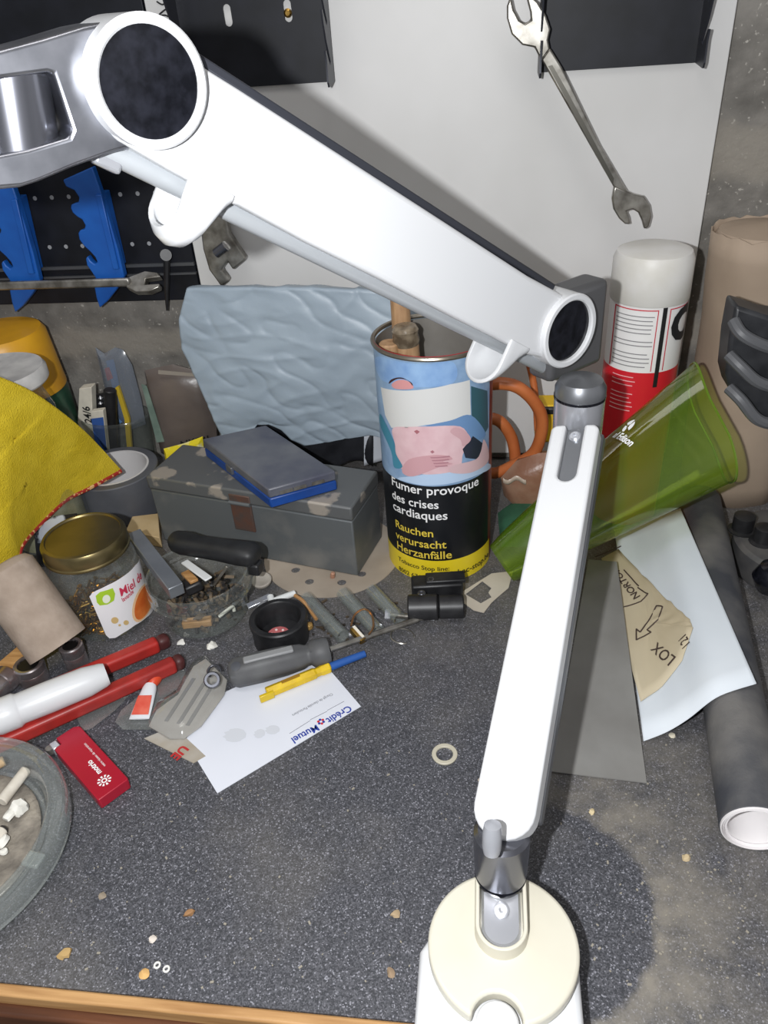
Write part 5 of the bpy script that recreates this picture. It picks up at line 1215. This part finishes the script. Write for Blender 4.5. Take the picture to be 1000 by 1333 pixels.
# white card
cq = [at(a_, b_, 0.0006) for a_, b_ in [(283, 1033), (470, 920), (429, 872), (404, 866), (330, 884), (290, 903), (241, 964)]]
cardo = thing('white_card', 'white printed card lying flat in front of the grey screwdriver', 'card', (cq[0] + cq[1]) / 2 - UP * 0.0006)
G().plate(cq, (0, 0, 0.0005)).out('card', mat('card_white', (216, 219, 228), 0.75, col2=(210, 213, 222), nscale=10), cardo)
CZ = 0.0011
def ctext(txt, pl, pr, size=None, m=INK, bold=0.0, par=None, name='lettering'):
    a = at(*pl, CZ + .0002); b = at(*pr, CZ + .0002); k = (b - a).length / textw(txt); f = flat2(a, b - a)
    G().text(txt, 1.0, lambda x, y: f(x * k, y * (size or k)), bold, 'BOTTOM_BASELINE', 'LEFT').out(name, m, par or cardo, smooth=0)
ctext('Crédit', (454, 918), (424, 936), 0.0092, BLUEINK, 0.02)
ctext('Mutuel', (412, 943), (379, 961), 0.0092, BLUEINK, 0.02)
ctext('Chargé de clientèle Particuliers', (432, 902), (380, 930), 0.0040, mat('ink_grey', (110, 112, 120), .7))
for pa, pb_ in (((448, 913), (426, 925)), ((426, 926), (404, 937)), ((404, 938), (377, 955))):
    G().tube([at(*pa, CZ), at(*pb_, CZ)], 0.00022, 5).out('rule_line', mat('ink_grey', (110, 112, 120), .7), cardo)
for k in range(6):
    c = at(418, 939.5, CZ); an = k * 1.047
    G().lathe([(0.0011, 0), (0.0011, 0.0002), (0, 0.0002)], c + V((math.cos(an), math.sin(an), 0)) * 0.0021 , UP, 10).out('emblem_dot', REDINK if k % 2 else BLUEINK, cardo)
for px, py, rx, ry in ((306, 957, 14, 9), (338, 955, 7, 6), (355, 950, 9, 6)):
    c = at(px, py, CZ + .0003); G().add([c + V((math.cos(2 * math.pi * i / 20) * rx * .00062 * (1 + .15 * math.sin(3 * i)), math.sin(2 * math.pi * i / 20) * ry * .00075, 0)) for i in range(20)], [tuple(range(20))]).out('grease_stain', mat('stain_grey', (200, 203, 210), .75), cardo, smooth=0)

# yellow tester screwdriver
a, m_, b = at(347, 902, 0.0052), at(430, 868, 0.0052), at(475, 851, 0.0042)
d = (m_ - a).normalized(); L = (m_ - a).length; x = UP.cross(d).normalized(); zz_ = d.cross(x)
ts = thing('voltage_tester', 'small yellow screwdriver with a blue shaft lying on the white card', 'screwdriver', V((a.x, a.y, 0.001)))
G().loft([[a + d * L * tt + (x * math.cos(th) + zz_ * math.sin(th)) * r_ for th in [2 * math.pi * (i + .5) / 6 for i in range(6)]] for tt, r_ in ((0, .0042), (.02, .0050), (.74, .0050), (.77, .0042), (.83, .0042), (.86, .0049), (.98, .0049), (1, .0036))]).out('handle', mat('tester_yellow', (220, 186, 32), 0.25, col2=(190, 154, 20), nscale=60), ts, smooth=0, bevel=.0004)
G().box(a + d * L * .38 + UP * .0050, d * L * .14, x * .0014, zz_ * .0004).out('window', mat('tester_brown', (150, 112, 30), .3), ts)
G().box(a - d * 0.001 + x * -0.004, d * 0.006, x * 0.0014, UP * 0.0035).out('pocket_clip', mat('clip_yellow', (206, 176, 30), .3), ts, bevel=.0006)
G().cyl(m_, b, 0.0036, 0.0030, n=18).out('blue_shaft', mat('shaft_blue', (36, 84, 156), 0.45), ts)

# blister pack, grey card, red lettered card
rc = [at(*p, 0.0006) for p in [(188, 962), (226, 946), (268, 985), (252, 994)]]
t = thing('torn_carton', 'torn grey carton piece with red letters under the blister pack', 'carton', rc[0])
G().plate(rc, (0, 0, 0.0008)).out('carton', mat('carton_grey', (176, 172, 166), .8, col2=(150, 138, 118), nscale=20), t)
a = at(241, 968, .0018); b = at(228, 978, .0018); f = flat2(at(242, 972, .0016), at(231, 982, .0016) - at(242, 972, .0016))
G().text('UE', 0.0105, f, 0.04, 'CENTER', 'LEFT').out('lettering', pmat('letter_red', (176, 46, 46)), t, smooth=0)
bl = thing('blister_pack', 'clear plastic blister pack with a grey striped back beside the white card', 'blister pack', at(245, 960, .002))
bq = [at(*p, 0.0026) for p in [(194, 946), (204, 925), (232, 905), (252, 868), (268, 858), (296, 886), (292, 905), (262, 946), (240, 962), (222, 962)]]
bk_ = G().plate(bq, (0, 0, 0.0006)).out('backing', mat('backing_grey', (182, 178, 174), .6, col2=(168, 164, 160), nscale=14), bl)
for px in (0.0, 0.011, 0.019):
    a, b = at(222, 940, .0036), at(258, 884, .0036); sx_ = UP.cross((b - a).normalized()) * -1
    G().box((a + b) / 2 + sx_ * (px - .004), (b - a) / 2, sx_ * 0.0016, UP * .0002).out('printed_stripe', mat('stripe_grey', (140, 138, 138), .5), bk_)
g = G(); cbl = sum(bq, V()) / len(bq)
dn = [bq[i].lerp(bq[(i + 1) % len(bq)], k / 4) for i in range(len(bq)) for k in range(4)]
def up(p, z): return V((p.x, p.y, z + 0.0012 * noise.noise(p * 90)))
g.loft([[up(cbl + (p - cbl) * 1.05, .004) for p in dn], [up(cbl + (p - cbl) * .92, .011) for p in dn], [up(cbl + (p - cbl) * .5, .013) for p in dn]], (False, True))
g.out('clear_shell', clear('blister_film', (244, 244, 242), .3, .12, haze=.09), bl, smooth=60)
t = thing('chrome_nut', 'small chrome fitting lying on the blister pack by the screwdriver', 'fitting', at(276, 886, .013))
G().lathe([(.0055, 0), (.0068, .0008), (.0068, .005), (.006, .006), (.0042, .006), (.0042, .001)], at(276, 886, .0145), (.3, -.5, .7), 24, closed=False).out('collar', DCHROME, t)
G().tube([p for p in ring(at(279, 874, .018), .0050, (.4, -.7, .4), 20)][:14], .0012, 8).out('bail', DCHROME, t)
# glue tube
a, c_, b = at(181, 936, .0045), at(196, 893, .006), at(214, 864, .0085)
gt = thing('glue_tube', 'small white and red glue tube with an orange red cap', 'glue tube', at(190, 920, .0))
d = (c_ - a).normalized(); x = UP.cross(d).normalized(); zz_ = d.cross(x); L = (c_ - a).length
TW = mat('tube_white', (220, 222, 226), .35)
G().loft([[a + d * L * tt + x * math.cos(th) * wx + zz_ * math.sin(th) * wz for th in [2 * math.pi * i / 24 for i in range(24)]] for tt, wx, wz in ((0, .0082, .0006), (.08, .0082, .0008), (.5, .0074, .0030), (.9, .0060, .0046), (1, .0050, .0046), (1.01, .0030, .0030))]).out('tube_body', TW, gt, smooth=50)
G().add([a + d * L * tt + x * wx * sx_ + zz_ * (wz + .0003) for tt, wx, wz in ((.1, .0070, .0010), (.5, .0060, .0029), (.62, .0056, .0034)) for sx_ in (-1, 1)], [(0, 1, 3, 2), (2, 3, 5, 4)]).out('red_print', pmat('glue_red', (206, 66, 52), (222, 110, 90), .4), gt)
d2 = (b - c_).normalized()
G().lathe([(.0022, -.001), (.0034, 0), (.0046, .003), (.0054, .006), (.0050, (b - c_).length - .002), (.0038, (b - c_).length)], c_, d2, 20).out('cap', mat('cap_orange', (206, 70, 40), .4), gt)
g = G(); bb_ = [at(*p, .0012) for p in [(150, 940), (158, 925), (214, 880), (240, 872), (246, 884), (210, 938), (196, 950), (160, 950)]]
o = g.plate(bb_, (0, 0, .0006)).out('clear_wrapper', clear('wrapper_film', (236, 236, 234), .3, .15, haze=.14), None); tag(rebase(o, bb_[0]), 'clear plastic wrapper under the small glue tube', 'wrapper')
o = G().plate([at(*p, .0010) for p in [(100, 935), (116, 922), (168, 906), (150, 925), (120, 948), (108, 952)]], (0, 0, .0006)).out('clear_strip', clear('wrapper_film', (214, 214, 212)), None); tag(rebase(o, at(116, 935, 0)), 'clear plastic strip between the lighter and the red pliers', 'wrapper')

# sorting of small hardware between the cap and the can
GT = clear('tube_glass', (244, 246, 244), .3, .08, haze=.13)
for (pa, pb_, lab_) in (((398, 778), (446, 828), 'clear glass tube lying nearest the black cup'), ((446, 772), (492, 822), 'clear glass tube lying under the middle of the sanding disc'), ((484, 768), (520, 806), 'clear glass tube lying closest to the black clamp')):
    a, b = at(*pa, .0072), at(*pb_, .0072); o = G().lathe([(.0066, 0), (.0066, (b - a).length), (.0054, (b - a).length), (.0054, 0)], a, b - a, 24, closed=False).out('glass_tube', GT, None); tag(rebase(o, V((a.x, a.y, 0))), lab_, 'glass tube', 'clear glass tubes')
t = thing('terminal', 'brass terminal with a white insert beside the screwdriver shaft', 'terminal', at(468, 832, .0))
a, b = at(458, 818, .013), at(474, 836, .009); d = (b - a).normalized(); x = UP.cross(d).normalized()
G().box((a + b) / 2, d * .008, x * .003, d.cross(x) * .003).out('brass_body', BRASS, t, bevel=.0006)
G().box((a + b) / 2 + UP * .0032 + x * .001, d * .007, x * .0012, UP * .0008).out('white_insert', mat('insert_white', (226, 220, 206), .5), t)
t = thing('wire_ring', 'thin steel wire ring lying across the screwdriver shaft', 'ring', at(526, 838, 0))
G().tube(ring(at(524, 828, .0035), .0105, (.1, .1, 1), 28)[:24], .0007, 6).out('wire', STEEL, t)
t = thing('bent_wire', 'bent brass wire loop lying on the clear glass tubes', 'wire', at(470, 800, .014))
G().tube(smoothpath([at(457, 815, .016), at(462, 800, .018), at(474, 793, .018), at(484, 800, .017), at(486, 816, .016), at(480, 826, .016)], 5), .0009, 6).out('wire', mat('wire_copper', (176, 130, 88), .3, .9), t)
t = thing('hex_bolt', 'steel bolt lying in front of the black clamp', 'bolt', at(510, 802, 0))
G().lathe([(.0052, 0), (.0052, .005)], at(502, 800, .006), (at(540, 802, .006) - at(502, 800, .006)), 6).out('head', CHROME, t, smooth=0)
G().cyl(at(506, 800, .006), at(536, 803, .006), .0027, n=14).out('thread', STEEL, t)
t = thing('metal_bracket', 'bright bent metal bracket lying behind the black cup', 'bracket', at(342, 792, 0))
for (pa, pb_, w2) in (((322, 790), (352, 776), .007), ((334, 802), (346, 784), .009)):
    a, b = at(*pa, .010), at(*pb_, .013); d = (b - a).normalized(); x = UP.cross(d).normalized(); G().box((a + b) / 2, d * ((b - a).length / 2), x * w2 / 2, UP * .0012).out('plate', CHROME, t, bevel=.0005)
t = thing('white_dowel', 'white plastic pin lying in front of the sanding disc', 'pin', at(370, 775, 0))
G().cyl(at(357, 782, .014), at(384, 772, .012), .0030, n=14, bev=.0005).out('pin', pmat('pin_white', (220, 222, 222), None, .5), t)
G().cyl(at(352, 776, .014), at(356, 792, .012), .0032, n=14, bev=.0005).out('cross_pin', pmat('pin_white', (220, 222, 222)), t)
o = G().lathe([(.0092, 0), (.0098, .001), (.0098, .003), (.0088, .004), (0, .0036)], at(341, 757, .006), (0, -.2, 1), 28).out('round_cap', mat('cap_pale', (180, 174, 164), .6, col2=(160, 152, 142), nscale=60), None); tag(rebase(o, at(341, 757, .006)), 'pale round cap lying beside the sanding disc edge', 'cap')
o = G().tube(smoothpath([at(384, 775, .012), at(394, 782, .011), at(402, 792, .008), at(412, 806, .007)], 4), .0018, 8).out('amber_splinter', mat('amber', (170, 126, 80), .4), None); tag(rebase(o, at(400, 790, .006)), 'curved amber splinter lying behind the black cup', 'splinter')
o = G().lathe([(0, -.0042), (.0036, -.002), (.0042, 0), (.0036, .002), (0, .0042)], at(402, 815, .0052), UP, 16).out('amber_bead', mat('bead_gold', (200, 160, 96), .25, .6), None); tag(rebase(o, at(402, 815, .001)), 'shiny amber bead between the black cup and the glass tubes', 'bead')
o = G().lathe([(0, -.0022), (.0019, -.001), (.0022, 0), (.0019, .001), (0, .0022)], at(456, 826, .0024), UP, 14).out('steel_ball', CHROME, None); tag(rebase(o, at(456, 827, 0)), 'tiny steel ball behind the screwdriver shaft', 'ball')
o = G().lathe([(0, 0), (.0024, 0), (.0026, .003), (.002, .006), (0, .0066)], at(433, 751, .0012), (.2, -.2, 1), 12).out('copper_cap', mat('cap_copper', (196, 150, 126), .4, .5), None); tag(rebase(o, at(433, 751, .001)), 'small copper cap standing on the sanding disc', 'cap')
random.seed(9); g = G()
for k in range(90):
    px, py = random.gauss(410, 46), random.gauss(806, 16)
    if not (300 < px < 540 and 775 < py < 838) or (abs(px - 357) < 48 and py > 780): continue
    c = at(px, py, .0012); x, y, z = frame_of(V((random.uniform(-1, 1), random.uniform(-1, 1), random.uniform(-.2, .2)))); g.box(c, z * random.uniform(.001, .0045), x * .0008, y * random.uniform(.0005, .001))
o = g.out('metal_scraps', mat('scraps', (120, 104, 84), .4, .5, col2=(62, 58, 56), nscale=90), None, smooth=0); tag(rebase(o, at(410, 806, 0)), 'scattered tiny metal scraps between the black cup and the can', 'scraps', kind='stuff')

# black hinge clamp
hg = thing('screw_clamp', 'black plastic clamp with screws in front of the tobacco can', 'clamp', at(566, 800, 0))
def cylpx(pa, pb_, z, r_, nm, m, par): return G().cyl(at(*pa, z), at(*pb_, z), r_, n=24, bev=.0012).out(nm, m, par)
cylpx((531, 791), (570, 790), .0125, .0118, 'barrel', BLACK, hg); cylpx((571, 790), (604, 789), .0125, .0108, 'barrel', BLACK, hg)
a, b = at(536, 768, .012), at(602, 764, .012); d = (b - a).normalized(); x = UP.cross(d).normalized()
G().box((a + b) / 2, d * ((b - a).length / 2), x * .009, UP * .0105).out('leaf', BLACK, hg, bevel=.002)
G().box((a + b) / 2 + UP * .012 + d * .008, d * .018, x * .007, UP * .002).out('leaf_ridge', BLACK, hg, bevel=.001)
for px, py, z in ((561, 756, .024), (549, 773, .022)): G().lathe([(.0040, -.006), (.0040, .001), (.003, .002), (.0018, .002), (.0012, .001), (0, .001)], at(px, py, z), UP, 18).out('screw', DCHROME, hg)
G().cyl(at(524, 800, .007), at(566, 806, .005), .0016, n=10).out('pin', CHROME, hg)
# torn label with a dark window
tq = [at(*p, .0010) for p in [(592, 777), (616, 762), (640, 747), (668, 744), (662, 766), (650, 776), (640, 785), (630, 798), (617, 795)]]
hq = [at(*p, .0010) for p in [(606, 774), (628, 757), (640, 766), (636, 772), (640, 778), (626, 786)]]
o = G().plate(tq, (0, 0, .0006), [hq]).out('torn_paper', mat('torn_cream', (202, 194, 180), .8, col2=(186, 176, 160), nscale=20), None); tag(rebase(o, tq[0]), 'torn cream paper frame with a square hole by the black clamp', 'paper')
# washer
o = G().lathe([(.0092, 0), (.0095, .0005), (.0095, .0016), (.0090, .002), (.0066, .002), (.0062, .0016), (.0062, .0003), (.0066, 0), (.0092, 0)], at(579, 983, .0003), UP, 40, closed=False).out('washer', mat('washer_bone', (186, 180, 162), .5), None); tag(rebase(o, at(579, 983, 0)), 'bone coloured washer lying alone on the bench', 'washer')
# crumbs and chips on the bench
for px, py, r_, col, lab_ in ((516, 1192, .0030, (168, 146, 116), 'tan crumb on the bench just beyond the lamp base'), (508, 1268, .0026, (150, 128, 104), 'brown crumb on the bench beside the white clamp block'), (84, 1244, .0036, (176, 146, 96), 'yellowish crumb on the bench nearest the ashtray'), (188, 1270, .0030, (206, 164, 104), 'pale wood crumb by the two little white rings'),
                              (246, 1190, .0030, (150, 112, 76), 'brown wood flake on the open bench'), (134, 1166, .0026, (140, 128, 112), 'grey crumb beside the ashtray'), (200, 1222, .0022, (206, 196, 186), 'pinkish white crumb above the two little rings'), (875, 958, .0024, (214, 206, 186), 'cream chip on the bench below the white sheet'),
                              (236, 838, .0036, (222, 220, 214), 'white crumb in front of the low glass jar'), (277, 842, .0044, (226, 224, 216), 'larger white flake in front of the low glass jar'), (893, 1118, .0030, (196, 176, 140), 'cream chip in the dust beside the sandpaper roll'), (630, 1018, .0042, (176, 164, 148), 'pale flake lying against the lamp arm'), (770, 1058, .0026, (214, 196, 156), 'cream chip on the rim of the dusty ring')):
    c = at(px, py, 0); g = G(); g.lathe([(r_ * .7, 0), (r_, r_ * .3), (r_ * .6, r_ * .8), (0, r_ * .9)], c, UP, 12)
    g.v = [v + V((noise.noise(v * 260), noise.noise(v * 260 + V((9, 1, 4))), 0)) * r_ * .8 for v in g.v]
    o = g.out('crumb', mat('crumb_%d_%d_%d' % col, col, .85), None); tag(rebase(o, c), lab_, 'crumb', 'crumbs on the bench')
for px, py, lab_ in ((205, 1257, 'tiny white ring on the bench, nearer the ashtray of a pair'), (217, 1262, 'tiny white ring on the bench, nearer the lamp of a pair')):
    o = G().lathe([(.0021, 0), (.0022, .0008), (.0018, .0012), (.0011, .001), (.001, .0002)], at(px, py, .0002), UP, 18, closed=False).out('bead_ring', mat('ring_white', (224, 222, 216), .5), None); tag(rebase(o, at(px, py, 0)), lab_, 'ring', 'tiny white rings')
random.seed(17); g = G()
for k in range(420):
    if k < 260: px, py = random.uniform(0, 1000), random.uniform(960, 1290)
    elif k < 420: px, py = random.gauss(900, 60), random.gauss(1150, 90)
    else: px, py = random.gauss(560, 60), random.gauss(1030, 16)
    c = at(px, py, .0002)
    if c.y < YF + .004 or c.y > .5 or (V((c.x, c.y, 0)) - AC).length < AR + .002 or (abs(px - 655) < 115 and py > 1100) or (abs(px - 970) < 60 and py < 1120): continue
    r_ = random.choice((.0002, .0003, .0004, .0006)); x, y, z = frame_of(V((random.uniform(-1, 1), random.uniform(-1, 1), 0)))
    g.box(c + UP * r_ * .4, z * r_ * random.uniform(1, 2), (UP.cross(z)) * r_, UP * r_ * .5)
o = g.out('dust_specks', mat('specks', (146, 140, 128), .9), None, smooth=0); tag(o, 'pale dust specks scattered over the dark bench top', 'dust', kind='stuff')
